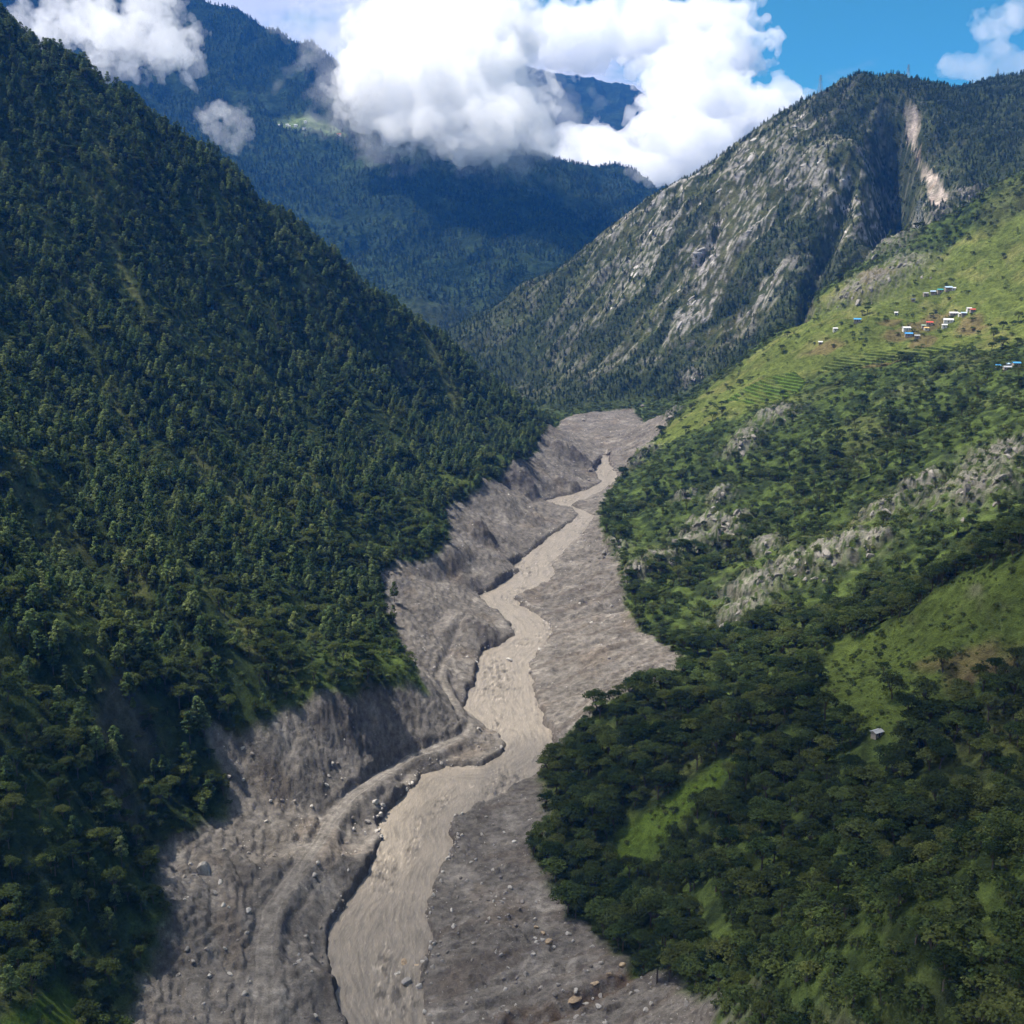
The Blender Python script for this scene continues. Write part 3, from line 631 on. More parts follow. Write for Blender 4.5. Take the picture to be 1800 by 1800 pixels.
bs = nd(nt, 'ShaderNodeBsdfPrincipled', {'Base Color': c, 'Roughness': .38, 'Normal': b, 'IOR': 1.33, 'Specular IOR Level': .35})
nt.links.new(bs.outputs[0], out.inputs['Surface']); M['water'] = m
wa = np.radians(np.linspace(-11, 8.5, 480)); wr = np.exp(np.arange(math.log(215), math.log(1420), .0026))
WR, WA = np.meshgrid(wr, wa, indexing='ij'); WX, WY = (WR * np.sin(WA)).ravel(), (WR * np.cos(WA)).ravel()
wsd = sdist(WX, WY, RIVER_POLY, 20.0)
rough = sstep(.0, .5, fbm(WX / 18, WY / 40, 3, 151))
WZ = river_z(WY) + fbm(WX / 2.6, WY / 5.0, 3, 153) * (.10 + .38 * rough) + fbm(WX / 9, WY / 16, 2, 155) * .16
flow = fbm(wsd / 1.7 + .6 * fbm(WX / 14, WY / 14, 2, 166), WY / 15, 4, 165); WZ = WZ + .14 * flow
wi = np.arange(WX.size).reshape(WR.shape)
WQ = np.stack([wi[:-1, :-1], wi[:-1, 1:], wi[1:, 1:], wi[1:, :-1]], -1).reshape(-1, 4)
WQ = WQ[(wsd[WQ] < 6.0).all(1)]
u_, inv = np.unique(WQ, return_inverse=True)
wc = 1 - (.55 * rough * sstep(0, .6, fbm(WX / 3.0, WY / 5.5, 3, 157))) + .7 * sstep(.05, .6, rough + .25) * sstep(.38, .8, fbm(wsd / 1.1, WY / 5.0, 3, 159)) - .22 * sstep(.1, .7, flow) + .08 * sstep(.1, .7, -flow)
o = np_mesh('river', np.stack([WX, WY, WZ], 1)[u_], inv.reshape(-1, 4), M['water'], np.repeat(wc[u_][:, None], 3, 1))
tag(o, 'muddy brown river winding down the valley floor', None, None, 'structure')

# ------------------------------------------------------------------ the dirt track on the left bank
tv, tf, tc = [], [], []
NT = len(TRACK); NW = 9
for i in range(NT):
    a_, b_ = TRACK[max(i - 1, 0)], TRACK[min(i + 1, NT - 1)]
    dx, dy = b_ - a_; L_ = math.hypot(dx, dy) + 1e-9; nx, ny = dy / L_, -dx / L_
    for k in range(NW):
        s_ = (k / (NW - 1) * 2 - 1) * (TRACK_W[i] * (.86 + .22 * float(pn(i / 4.3, k * .0 + (0 if k < NW // 2 else 9.5), 167))))
        px_, py_ = TRACK[i][0] + nx * s_, TRACK[i][1] + ny * s_
        rut = -.16 * math.exp(-((abs(s_) - 1.4) / .5) ** 2) + .05 * float(pn(px_ / 2.5, py_ / 2.5, 161)) - .25 * (k in (0, NW - 1))
        tv.append((px_, py_, TRACK_Z[i] + .16 + rut))
        g = 1 + .22 * float(pn(px_ / 7, py_ / 11, 163)) - .22 * math.exp(-((abs(s_) - 1.4) / .5) ** 2)
        tc.append((.215 * g, .196 * g, .172 * g))
for i in range(NT - 1):
    for k in range(NW - 1):
        tf.append((i * NW + k, (i + 1) * NW + k, (i + 1) * NW + k + 1, i * NW + k + 1))
o = np_mesh('track', np.array(tv), np.array(tf), M['debris'], np.array(tc)); tag(o, 'bare dirt track bulldozed along the left bank', None, None, 'structure')
# ------------------------------------------------------------------ clouds hanging in the valley and over it
def cloud_mat(name, dens, aniso=0.0):
    m, nt, out = new_mat(name)
    v = nd(nt, 'ShaderNodeVolumePrincipled', {'Color': (1.0, 1.0, 1.0, 1), 'Density': dens, 'Anisotropy': aniso})
    v.inputs['Density Attribute'].default_value = ''
    nt.links.new(v.outputs[0], out.inputs['Volume'])
    return m
def drop_crumbs(me):
    """one cloud, one body: leave out the shreds that came loose"""
    n = len(me.vertices); e = np.empty(len(me.edges) * 2, np.int32); me.edges.foreach_get('vertices', e); e = e.reshape(-1, 2)
    a_ = np.concatenate([e[:, 0], e[:, 1]]); b_ = np.concatenate([e[:, 1], e[:, 0]]); o_ = np.argsort(a_, kind='stable'); a_, b_ = a_[o_], b_[o_]
    first = np.searchsorted(a_, np.arange(n)); lab = np.arange(n)
    while True:
        new_ = np.minimum(lab, np.minimum.reduceat(lab[b_], first)); new_ = new_[new_]; new_ = new_[new_]
        if (new_ == lab).all(): break
        lab = new_
    u, c = np.unique(lab, return_counts=True)
    bad = lab != u[c.argmax()]
    if not bad.any(): return
    bm = bmesh.new(); bm.from_mesh(me); bm.verts.ensure_lookup_table()
    bmesh.ops.delete(bm, geom=[bm.verts[i] for i in np.nonzero(bad)[0]], context='VERTS'); bm.to_mesh(me); bm.free()
def cloud(name, blobs, y_, depth, dens, nscale, namp, voxel, label, edge=.22, seed=0.0, lean=0.0):
    """blobs: photo u, v, half width, half height (photo units at distance y_), [distance offset]"""
    k = (y_ or 1.0) / F_PX
    E = []
    for b in blobs:
        if y_ is None:
            E.append((b[:3], b[3:6], 1.0)); continue
        dy = (b[4] if len(b) > 4 else 0.0) + lean * (300 - b[1])
        wgt = b[5] if len(b) > 5 else 1.0
        c = at(b[0], b[1], y_ + dy); E.append((c, (b[2] * k, max(depth * k * min(b[2], b[3] * 1.6), 6.0), b[3] * k), wgt))
    lo = [min(c[i] - r[i] * 1.75 for c, r, _ in E) for i in range(3)]; hi = [max(c[i] + r[i] * 1.75 for c, r, _ in E) for i in range(3)]
    me = bpy.data.meshes.new(name); me.from_pydata([tuple(lo), tuple(hi)], [], [])
    o = bpy.data.objects.new(name, me); COL.objects.link(o)
    ng = bpy.data.node_groups.new(name + '_nodes', 'GeometryNodeTree')
    ng.interface.new_socket('Geometry', in_out='INPUT', socket_type='NodeSocketGeometry'); ng.interface.new_socket('Geometry', in_out='OUTPUT', socket_type='NodeSocketGeometry')
    N, L = ng.nodes.new, ng.links.new
    go = N('NodeGroupOutput'); pos = N('GeometryNodeInputPosition').outputs[0]
    def vm(op, a, b):
        q = N('ShaderNodeVectorMath'); q.operation = op
        for i, s in enumerate((a, b)):
            if isinstance(s, bpy.types.NodeSocket): L(s, q.inputs[i])
            elif s is not None: q.inputs[i].default_value = s
        return q
    def ma(op, a, b, c=None):
        q = N('ShaderNodeMath'); q.operation = op
        for i, s in enumerate((a, b, c)):
            if isinstance(s, bpy.types.NodeSocket): L(s, q.inputs[i])
            elif s is not None: q.inputs[i].default_value = s
        return q.outputs[0]
    cur = None
    for c, r, wgt in E:
        q = vm('DIVIDE', vm('SUBTRACT', pos, c).outputs[0], r)
        d = ma('SUBTRACT', 1.0, vm('LENGTH', q.outputs[0], None).outputs['Value'])
        if wgt != 1.0: d = ma('SUBTRACT', d, 1.0 - wgt)
        cur = d if cur is None else ma('SMOOTH_MAX', cur, d, .18)
    def noi(sc, det, rough, off):
        n = N('ShaderNodeTexNoise'); n.noise_dimensions = '3D'; L(vm('ADD', pos, (off, off * .7, -off)).outputs[0], n.inputs['Vector']); n.inputs['Scale'].default_value = sc; n.inputs['Detail'].default_value = det; n.inputs['Roughness'].default_value = rough
        return n.outputs[0]
    n1 = noi(nscale, 7.0, .62, 100 + seed * 311); n2 = noi(nscale * .33, 2.0, .5, 900 + seed * 77)
    v = ma('MULTIPLY_ADD', ma('SUBTRACT', n1, .5), namp * 2, cur); v = ma('MULTIPLY_ADD', ma('SUBTRACT', n2, .5), namp * .7, v)
    vc = N('GeometryNodeVolumeCube'); L(ma('ADD', v, 1.0), vc.inputs['Density']); vc.inputs['Min'].default_value = lo; vc.inputs['Max'].default_value = hi
    for i, ax in enumerate('XYZ'): vc.inputs['Resolution ' + ax].default_value = max(8, int((hi[i] - lo[i]) / voxel))
    sm = N('GeometryNodeVolumeToMesh'); sm.inputs['Threshold'].default_value = 1.06; sm.inputs['Adaptivity'].default_value = .05; L(vc.outputs[0], sm.inputs['Volume']); L(sm.outputs[0], go.inputs[0])
    md = o.modifiers.new('cloud', 'NODES'); md.node_group = ng
    dg = bpy.context.evaluated_depsgraph_get(); dg.update()
    new = bpy.data.meshes.new_from_object(o.evaluated_get(dg), depsgraph=dg)
    o.modifiers.remove(md); o.data = new; bpy.data.meshes.remove(me); bpy.data.node_groups.remove(ng)
    drop_crumbs(new)
    new.materials.clear(); new.materials.append(cloud_mat('cloud_droplets', dens)); new.name = name
    tag(o, label, 'cloud', 'clouds over the valley')
    return o
cloud('cloud', [(720, 165, 115, 95), (652, 178, 52, 62), (800, 160, 125, 100), (875, 215, 100, 58), (945, 240, 46, 32), (700, 70, 100, 90), (810, 60, 140, 95), (885, 130, 70, 75), (635, 110, 45, 60), (750, 225, 105, 48), (845, 252, 85, 28), (560, 60, 70, 50, 500), (620, 40, 80, 60, 400), (880, 40, 90, 50, 300)],
      3000, .9, .013, .0120, 1.8, 6.5, 'great white cumulus cloud hanging in front of the blue mountain', lean=2.4)
cloud('cloud', [(1050, 268, 120, 42), (1200, 265, 115, 58), (1000, 238, 55, 22), (1200, 130, 95, 60), (1290, 100, 75, 60), (1260, 200, 120, 80), (1350, 185, 70, 48), (1390, 168, 45, 26), (1010, 90, 90, 34), (1110, 76, 110, 46), (1100, 300, 110, 40), (1010, 60, 120, 60), (1180, 40, 150, 60)],
      5300, .8, .010, .0062, 1.6, 12.0, 'bright heaped cloud behind the rocky ridge, around the far blue peak', seed=1, lean=3.6)
cloud('cloud', [(120, 30, 140, 46, 100, .85), (225, 55, 95, 52), (295, 80, 52, 48), (340, 105, 26, 46), (338, 150, 20, 42), (322, 186, 10, 18), (190, 112, 80, 34, 60, .8), (60, 70, 90, 30, 60, .8), (250, 10, 60, 40)],
      2500, .9, .009, .020, 2.0, 4.4, 'torn curling cloud trailing over the left ridge', edge=.5, seed=2, lean=1.6)
cloud('cloud', [(366, 208, 22, 17), (388, 196, 24, 16), (410, 203, 23, 18), (424, 220, 19, 22), (426, 240, 17, 20), (412, 252, 16, 16), (376, 224, 18, 15), (394, 238, 18, 14)],
      2450, 1.0, .0065, .050, 2.6, 1.9, 'small ring of mist floating beside the left ridge', edge=.6, seed=3)
cloud('cloud', [(720, 165, 138, 115), (640, 178, 72, 82), (800, 160, 150, 116), (880, 222, 122, 70), (700, 60, 130, 100), (830, 50, 160, 100), (950, 246, 62, 42), (560, 50, 90, 50)], 3060, .9, .0018, .016, 2.4, 10.0, 'thin torn veil of mist fraying round the great cumulus', seed=9, lean=2.4)
cloud('cloud', [(1755, 48, 58, 36), (1790, 30, 40, 40), (1712, 122, 70, 24), (1790, 112, 50, 28), (1760, 90, 40, 30)], 5200, .8, .0035, .0075, 1.7, 9.0, 'soft pinkish cloud over the wooded ridge in the upper right corner', seed=8)
cloud('cloud', [(1128, 306, 18, 12), (1110, 300, 12, 7), (1140, 318, 10, 12)], 3900, 1.0, .006, .02, 1.6, 3.0, 'thin wisp of mist on the dark wooded knoll', edge=.6, seed=5)

# unseen thin cloud, added overhead only to darken the near half of the valley
cloud('cloud', [(-210 + a, 420 + b * .8, 800 + c, r, r * .9, 70) for a, b, c, r in [(0, 0, 0, 210), (170, -60, 10, 190), (-170, 60, -10, 190), (60, 190, 0, 170), (-40, -190, 10, 190), (240, 110, 20, 150), (-220, -120, 0, 160), (200, -220, 0, 170), (330, 0, 0, 150), (-120, 230, 10, 130)]],
      None, 1.0, .0075, .008, .9, 14.0, 'unseen thin cloud added overhead to shade the near valley', seed=6)

# ------------------------------------------------------------------ the air
hz = bpy.data.materials.new('haze_air'); hz.use_nodes = True; nt = hz.node_tree; nt.nodes.clear()
out = nt.nodes.new('ShaderNodeOutputMaterial')
pv = nd(nt, 'ShaderNodeVolumePrincipled', {'Color': (.045, .29, 1.0, 1), 'Density': .000048, 'Anisotropy': .1})
nt.links.new(pv.outputs[0], out.inputs['Volume'])
lo, hi = (-7500, -600, -60), (7500, 10500, 1750)
bv = [(a, b, c) for a in (lo[0], hi[0]) for b in (lo[1], hi[1]) for c in (lo[2], hi[2])]
haze = mesh_obj('haze', bv, [(0, 1, 3, 2), (4, 6, 7, 5), (0, 4, 5, 1), (2, 3, 7, 6), (0, 2, 6, 4), (1, 5, 7, 3)], hz)
tag(haze, 'blue haze in the valley air', None, None, 'stuff')
# ------------------------------------------------------------------ plants
def leaf_mat(name, dark, light, trans=.38):
    m, nt, out = new_mat(name)
    rnd = nd(nt, 'ShaderNodeObjectInfo').outputs['Random']
    P = nd(nt, 'ShaderNodeNewGeometry')
    tone = nd(nt, 'ShaderNodeAttribute', attribute_name='tone').outputs['Fac']
    c = mixc(nt, nd(nt, 'ShaderNodeMath', {0: rnd, 1: 1.5}, operation='POWER').outputs[0], dark, light)
    k = nd(nt, 'ShaderNodeMath', {0: tone, 1: 1.0}, operation='MULTIPLY').outputs[0]
    c = nd(nt, 'ShaderNodeVectorMath', {0: c, 'Scale': k}, operation='SCALE').outputs[0]
    hs = nd(nt, 'ShaderNodeHueSaturation', {'Color': c, 'Hue': mrange(nt, nd(nt, 'ShaderNodeMath', {0: nd(nt, 'ShaderNodeMath', {0: rnd, 1: 7.31}, operation='MULTIPLY').outputs[0]}, operation='FRACT').outputs[0], 0, 1, .480, .516), 'Saturation': .95}).outputs[0]
    d = nd(nt, 'ShaderNodeBsdfDiffuse', {'Color': hs}); t = nd(nt, 'ShaderNodeBsdfTranslucent', {'Color': hs})
    mx = nd(nt, 'ShaderNodeMixShader', {0: trans, 1: d.outputs[0], 2: t.outputs[0]})
    nt.links.new(mx.outputs[0], out.inputs['Surface'])
    return m
M['pine_leaf'] = leaf_mat('pine_needles', (.050, .086, .030), (.165, .215, .070))
M['broad_leaf'] = leaf_mat('broad_leaves', (.022, .038, .013), (.085, .112, .030))
M['shrub_leaf'] = leaf_mat('shrub_leaves', (.040, .062, .020), (.100, .130, .036))
M['conifer_leaf'] = leaf_mat('conifer_needles', (.036, .060, .025), (.110, .145, .054))
m, nt, out = new_mat('bark'); P = nd(nt, 'ShaderNodeTexCoord').outputs['Object']
d = nd(nt, 'ShaderNodeBsdfDiffuse', {'Color': mixc(nt, noise(nt, P, 2.0, 5), (.055, .043, .034), (.15, .125, .10))}); nt.links.new(d.outputs[0], out.inputs['Surface']); M['bark'] = m

class Cards:
    def __init__(s): s.v, s.f, s.t = [], [], []
    def add(s, c, n, size, tone, rng, asp=1.0):
        n = np.asarray(n) / (np.linalg.norm(n) + 1e-9)
        a = np.cross(n, rng.normal(size=3)); a /= np.linalg.norm(a) + 1e-9
        b = np.cross(n, a)
        i = len(s.v); h = size * .5
        s.v += [c - a * h, c - b * h * asp * .8 + n * h * .1, c + a * h, c + b * h * asp]; s.f.append((i, i + 1, i + 2, i + 3)); s.t += [tone] * 4
    def lobe(s, c, r, n, size, rng, flat=1.0, fill=.35):
        c = np.asarray(c, float); base = .75 + .5 * rng.random()
        for _ in range(n):
            dv = rng.normal(size=3); dv /= np.linalg.norm(dv)
            if dv[2] < -.35: dv[2] *= -.6
            rr = r * (1 - fill * rng.random() ** 2)
            p = c + dv * np.array([rr, rr, rr * flat])
            s.add(p, dv * .7 + rng.normal(size=3) * .28 + np.array([0, 0, .55]), size * (.65 + .7 * rng.random()), base * (.8 + .4 * rng.random()), rng)
    def mesh(s, name, mat):
        me = bpy.data.meshes.new(name); me.from_pydata([tuple(p) for p in s.v], [], s.f)
        a = me.attributes.new('tone', 'FLOAT', 'POINT'); a.data.foreach_set('value', np.array(s.t, np.float32)); me.materials.append(mat); me.update()
        return me
def limb(V, Fc, pts, radii, n=5):
    """tapered tube through pts"""
    b0 = len(V)
    for k, (p, r) in enumerate(zip(pts, radii)):
        dv = np.array(pts[min(k + 1, len(pts) - 1)]) - np.array(pts[max(k - 1, 0)]); dv = dv / (np.linalg.norm(dv) + 1e-9)
        a = np.cross(dv, (.31, .77, .2)); a /= np.linalg.norm(a); b = np.cross(dv, a)
        for i in range(n):
            th = 2 * math.pi * i / n
            V.append(tuple(np.array(p) + (a * math.cos(th) + b * math.sin(th)) * r))
    for k in range(len(pts) - 1):
        for i in range(n):
            Fc.append((b0 + k * n + i, b0 + k * n + (i + 1) % n, b0 + (k + 1) * n + (i + 1) % n, b0 + (k + 1) * n + i))
def wood_mesh(name, limbs):
    V, Fc = [], []
    for p, r in limbs: limb(V, Fc, p, r)
    me = bpy.data.meshes.new(name); me.from_pydata(V, [], Fc); me.materials.append(M['bark']); me.update(); return me

def make_pine(seed, h, R, lo, tiers):
    rng = np.random.default_rng(seed); c = Cards(); limbs = []
    lean = rng.normal(size=2) * .35
    top = np.array([lean[0], lean[1], h])
    limbs.append(([(0, 0, -1.5), (lean[0] * .3, lean[1] * .3, h * .45), tuple(top * np.array([1, 1, .97]))], [.34, .24, .05]))
    for k in range(tiers):
        t = lo + (1 - lo) * (k + .5) / tiers
        prof = (1 - t) ** .48 * (.75 + .35 * math.sin(math.pi * min(1, (t - lo) / (1 - lo) * 1.25)))
        nb = max(2, int(round(6 * (1 - t) + 2)))
        a0 = rng.random() * 6.28
        for b in range(nb):
            if rng.random() < .10: continue
            a = a0 + 6.283 * b / nb + rng.normal() * .25
            rr = R * prof * (.7 + .5 * rng.random())
            base = np.array([lean[0] * t, lean[1] * t, h * t]); tip = base + np.array([math.cos(a) * rr, math.sin(a) * rr, rr * (.12 + .25 * rng.random())])
            if k % 2 == 0: limbs.append(([tuple(base), tuple(tip)], [.07, .025]))
            c.lobe(tip * .8 + base * .2, R * (.25 + .12 * rng.random()) * (1 - .30 * t), 18, .95, rng, .8, .6)
            if rr > R * .5: c.lobe(base * .55 + tip * .45 + np.array([0, 0, .3]), R * .20, 8, .9, rng, .7, .7)
    c.lobe(top - np.array([0, 0, 1.2]), R * .34, 26, .85, rng, .9)
    return c, limbs
def make_broad(seed, h, R, umbrella=.0, nl=16):
    rng = np.random.default_rng(seed); c = Cards(); limbs = []
    fork = h * (.30 + .12 * rng.random()); lx, ly = rng.normal(size=2) * .5
    limbs.append(([(0, 0, -1.5), (lx * .4, ly * .4, fork * .6), (lx, ly, fork)], [.42, .34, .27]))
    for k in range(nl):
        a = 6.283 * k * .618 + rng.normal() * .3
        rad = R * math.sqrt((k + .6) / nl) * (.62 + .2 * rng.random())
        zc = h * (.86 - umbrella * .02) - (rad / R) ** 2 * h * (.34 - .16 * umbrella) + rng.normal() * h * .05
        p = np.array([lx + math.cos(a) * rad, ly + math.sin(a) * rad, zc])
        r = R * (.30 + .13 * rng.random())
        c.lobe(p, r, int(84 * (r / (R * .36)) ** 2), .070 * R + .28, rng, .74 - .25 * umbrella, .45)
        if k % 2 == 0:
            mid = np.array([lx, ly, fork]) * .5 + p * .5 + rng.normal(size=3) * .4
            limbs.append(([(lx, ly, fork - .3), tuple(mid), tuple(p)], [.20, .13, .05]))
    for k in range(nl // 3):                                          # ragged lower skirts
        a = rng.random() * 6.283; rad = R * (.5 + .45 * rng.random())
        c.lobe((lx + math.cos(a) * rad, ly + math.sin(a) * rad, h * (.40 + .2 * rng.random())), R * .22, 22, .070 * R + .25, rng, .6, .6)
    return c, limbs
def make_shrub(seed, h, R):
    rng = np.random.default_rng(seed); c = Cards(); limbs = []
    for k in range(9):
        a = rng.random() * 6.283; rad = R * math.sqrt(rng.random()) * .75
        r = R * (.3 + .2 * rng.random()); p = (math.cos(a) * rad, math.sin(a) * rad, h * (.55 - .35 * (rad / R) ** 2 + .15 * rng.random()))
        c.lobe(p, r, 26, .55, rng, .9, .5); limbs.append(([(0, 0, -.6), p], [.07, .02]))
    return c, limbs
def make_conifer(seed, h, R):
    rng = np.random.default_rng(seed); c = Cards()
    limbs = [([(0, 0, -1), (0, 0, h * .95)], [.22, .03])]
    for k in range(9):
        t = .12 + .86 * k / 9
        rr = R * (1 - t) ** .8 + .25
        for b in range(6):
            a = rng.random() * 6.283
            c.lobe((math.cos(a) * rr * .6, math.sin(a) * rr * .6, h * t), rr * .5, 5, 1.5, rng, .6, .6)
    return c, limbs

KINDS = {
    'pine_tree': ('pine_leaf', [make_pine(11, 17, 5.0, .28, 9), make_pine(12, 18, 4.8, .38, 8), make_pine(13, 15, 5.4, .22, 8), make_pine(14, 17, 4.4, .26, 9)]),
    'broadleaf_tree': ('broad_leaf', [make_broad(21, 13, 6.4, 0), make_broad(22, 12.5, 6.9, .7, 18), make_broad(23, 15, 6.0, 0, 17), make_broad(24, 12, 5.6, .2, 14)]),
    'shrub': ('shrub_leaf', [make_shrub(31, 3.6, 2.6), make_shrub(32, 3.0, 3.0), make_shrub(33, 4.4, 2.4)]),
    'conifer_tree': ('conifer_leaf', [make_conifer(41, 13, 3.2), make_conifer(42, 14, 2.8), make_conifer(43, 11, 3.8)]),
}
PROTO = {}
for kn, (lm, vs) in KINDS.items():
    PROTO[kn] = [(c.mesh(kn + '_crown', M[lm]), wood_mesh(kn + '_trunk', limbs)) for c, limbs in vs]
def joined(kn):
    """whole plants (trunk and crown in one mesh) for the far mass of the forest"""
    coll = bpy.data.collections.new(kn + '_stock')
    for i, (cm, tm) in enumerate(PROTO[kn]):
        bm = bmesh.new(); bm.from_mesh(cm); nf = len(bm.faces); bm.from_mesh(tm); bm.faces.ensure_lookup_table()
        for f in bm.faces[nf:]: f.material_index = 1
        me = bpy.data.meshes.new(kn + '_whole'); bm.to_mesh(me); bm.free(); me.materials.append(cm.materials[0]); me.materials.append(M['bark'])
        coll.objects.link(bpy.data.objects.new('%s_stock_%d' % (kn, i), me))
    return coll
def scatter_stuff(name, coll, X, Y, Z, S, label, cat=None, tilt=0.0):
    n = len(X)
    me = bpy.data.meshes.new(name); me.vertices.add(n); me.vertices.foreach_set('co', np.stack([X, Y, Z], 1).astype(np.float32).ravel())
    a = me.attributes.new('rot', 'FLOAT_VECTOR', 'POINT'); rv = np.stack([RNG.normal(size=n) * tilt, RNG.normal(size=n) * tilt, RNG.random(n) * 6.283], 1); a.data.foreach_set('vector', rv.astype(np.float32).ravel())
    a = me.attributes.new('scl', 'FLOAT_VECTOR', 'POINT'); w = S * (.85 + .3 * RNG.random(n)); a.data.foreach_set('vector', np.stack([w, w * (.9 + .2 * RNG.random(n)), S], 1).astype(np.float32).ravel())
    a = me.attributes.new('pick', 'INT', 'POINT'); a.data.foreach_set('value', RNG.integers(0, 1000, n).astype(np.int32))
    o = bpy.data.objects.new(name, me); COL.objects.link(o)
    ng = bpy.data.node_groups.new(name + '_nodes', 'GeometryNodeTree')
    ng.interface.new_socket('Geometry', in_out='INPUT', socket_type='NodeSocketGeometry'); ng.interface.new_socket('Geometry', in_out='OUTPUT', socket_type='NodeSocketGeometry')
    gi, go = ng.nodes.new('NodeGroupInput'), ng.nodes.new('NodeGroupOutput')
    ci = ng.nodes.new('GeometryNodeCollectionInfo'); ci.inputs['Collection'].default_value = coll; ci.inputs['Separate Children'].default_value = True; ci.inputs['Reset Children'].default_value = True
    ip = ng.nodes.new('GeometryNodeInstanceOnPoints'); ip.inputs['Pick Instance'].default_value = True
    def attr(nm, ty):
        q = ng.nodes.new('GeometryNodeInputNamedAttribute'); q.data_type = ty; q.inputs['Name'].default_value = nm; return q.outputs[0]
    e2r = ng.nodes.new('FunctionNodeEulerToRotation')
    L = ng.links.new
    L(gi.outputs[0], ip.inputs['Points']); L(ci.outputs[0], ip.inputs['Instance']); L(attr('pick', 'INT'), ip.inputs['Instance Index']); L(attr('rot', 'FLOAT_VECTOR'), e2r.inputs[0]); L(e2r.outputs[0], ip.inputs['Rotation']); L(attr('scl', 'FLOAT_VECTOR'), ip.inputs['Scale']); L(ip.outputs[0], go.inputs[0])
    o.modifiers.new('plants', 'NODES').node_group = ng
    tag(o, label, cat, None, 'stuff')
    return o
def grid_pts(x0, x1, y0, y1, s):
    gx, gy = np.meshgrid(np.arange(x0, x1, s), np.arange(y0, y1, s), indexing='ij')
    n = gx.size
    X = gx.ravel() + RNG.uniform(-.48, .48, n) * s; Y = gy.ravel() + RNG.uniform(-.48, .48, n) * s
    k = np.abs(np.arctan2(X, Y)) < math.radians(27.5)
    return X[k], Y[k]
def pick_plants(x0, x1, y0, y1, s, prob, h):
    X, Y = grid_pts(x0, x1, y0, y1, s)
    Z, deb, left, mount, far, sdd, sdr, fld, crag, steep_, scar = lookup(X, Y, GZ, MK['deb'], MK['left'], MK['mount'], MK['far'], MK['sd_d'], MK['sd_r'], FIELD_MASK, CRAGM, STEEP, MK['scar'])
    k = RNG.random(len(X)) < prob(X, Y, dict(Z=Z, deb=deb, left=left, mount=mount, far=far, sdd=sdd, sdr=sdr, fld=fld, crag=crag, steep=steep_, scar=scar))
    X, Y, Z = X[k], Y[k], Z[k]
    k = seen(X, Y, Z + h, 4.0)
    return X[k], Y[k], Z[k]
gull = [g[0] for g in GULLIES[13:15]]
def near_gully(X, Y, w):
    d = np.full(X.shape, 1e9)
    for g in gull: d = np.minimum(d, seg_dist(X, Y, g))
    return np.exp(-(d / w) ** 2)
HAM_ = lambda X, Y: sdist(X, Y, HAMLET, 60.0) < 12

PL = {k: [] for k in KINDS}
def put(kn, xyz, S, jitter=.3):
    X, Y, Z = xyz
    PL[kn].append((X, Y, Z - .2, S * (1 - jitter / 2 + jitter * RNG.random(len(X)) + .30 * fbm(X / 34, Y / 34, 3, 171))))
lside = lambda X, Y: (X < np.interp(Y, [300, 600, 900, 1300, 1450], [-45, 0, 30, 95, 60])) & (Y < 1440)
# left hillside
def p_left(X, Y, a):
    gap = fbm((.83 * X + .55 * Y) / 26, (.55 * X - .83 * Y) / 100, 3, 109)
    return ((a['left'] > .5) | lside(X, Y)) * (a['deb'] < .25) * np.where(gap > .20, .16, .90) * np.where((a['fld'] > .4) & (Y < 400), .04, 1.0)
def lowmix(X, Y, Z):
    return sstep(1.1, .2, (Z - 20) / 110 + .5 * fbm(X / 60, Y / 60, 2, 173) + (Y - 500) / 1100)
put('pine_tree', pick_plants(-720, 80, 230, 1430, 5.0, lambda X, Y, a: p_left(X, Y, a) * (.84 - .7 * lowmix(X, Y, a['Z'])), 15), .58, 1.0)
put('broadleaf_tree', pick_plants(-620, 80, 230, 1430, 6.4, lambda X, Y, a: p_left(X, Y, a) * (.36 + .55 * lowmix(X, Y, a['Z'])), 11), .55, .9)
put('shrub', pick_plants(-420, 80, 230, 1430, 5.5, lambda X, Y, a: ((a['left'] > .5) | lside(X, Y)) * (a['deb'] < .35) * .5, 3), .9, .6)
put('shrub', pick_plants(-420, 300, 230, 1640, 3.4, lambda X, Y, a: (np.abs(a['sdd']) < 7) * (a['deb'] < .75) * np.where(a['deb'] < .3, .6, .16), 2), .6, .9)
# near right corner: thicket
corner = lambda X, Y: sstep(345, 315, Y + .12 * (X - 60)) 
put('shrub', pick_plants(40, 240, 170, 360, 4.3, lambda X, Y, a: corner(X, Y) * (a['deb'] < .3) * (a['left'] < .5) * .85, 4), 1.15, .7)
put('broadleaf_tree', pick_plants(40, 240, 170, 360, 10, lambda X, Y, a: corner(X, Y) * (a['deb'] < .3) * (a['left'] < .5) * .45, 8), .55, .4)
# forested spur
SHED = sight([(1541, 1294)], lambda x, y: lookup(np.asarray(x).ravel(), np.asarray(y).ravel(), GZ)[0])[0]
spur = lambda X, Y, a: ~((np.abs(X - SHED[0] + (SHED[1] - Y) * .35) < 8) & (Y > SHED[1] - 22) & (Y < SHED[1] + 6)) * (a['left'] < .5) * (1 - corner(X, Y)) * (a['deb'] < .35) * sstep(700, 660, Y - .0 * X)
put('broadleaf_tree', pick_plants(0, 330, 300, 720, 6.6, lambda X, Y, a: spur(X, Y, a) * np.where(a['fld'] > .4, .03, .88), 11), .74, .6)
put('shrub', pick_plants(0, 330, 300, 720, 4.2, lambda X, Y, a: spur(X, Y, a) * np.where(a['fld'] > .4, .10 + .35 * (fbm(X / 14, Y / 14, 2, 175) > .3), .25), 3), .62, .7)
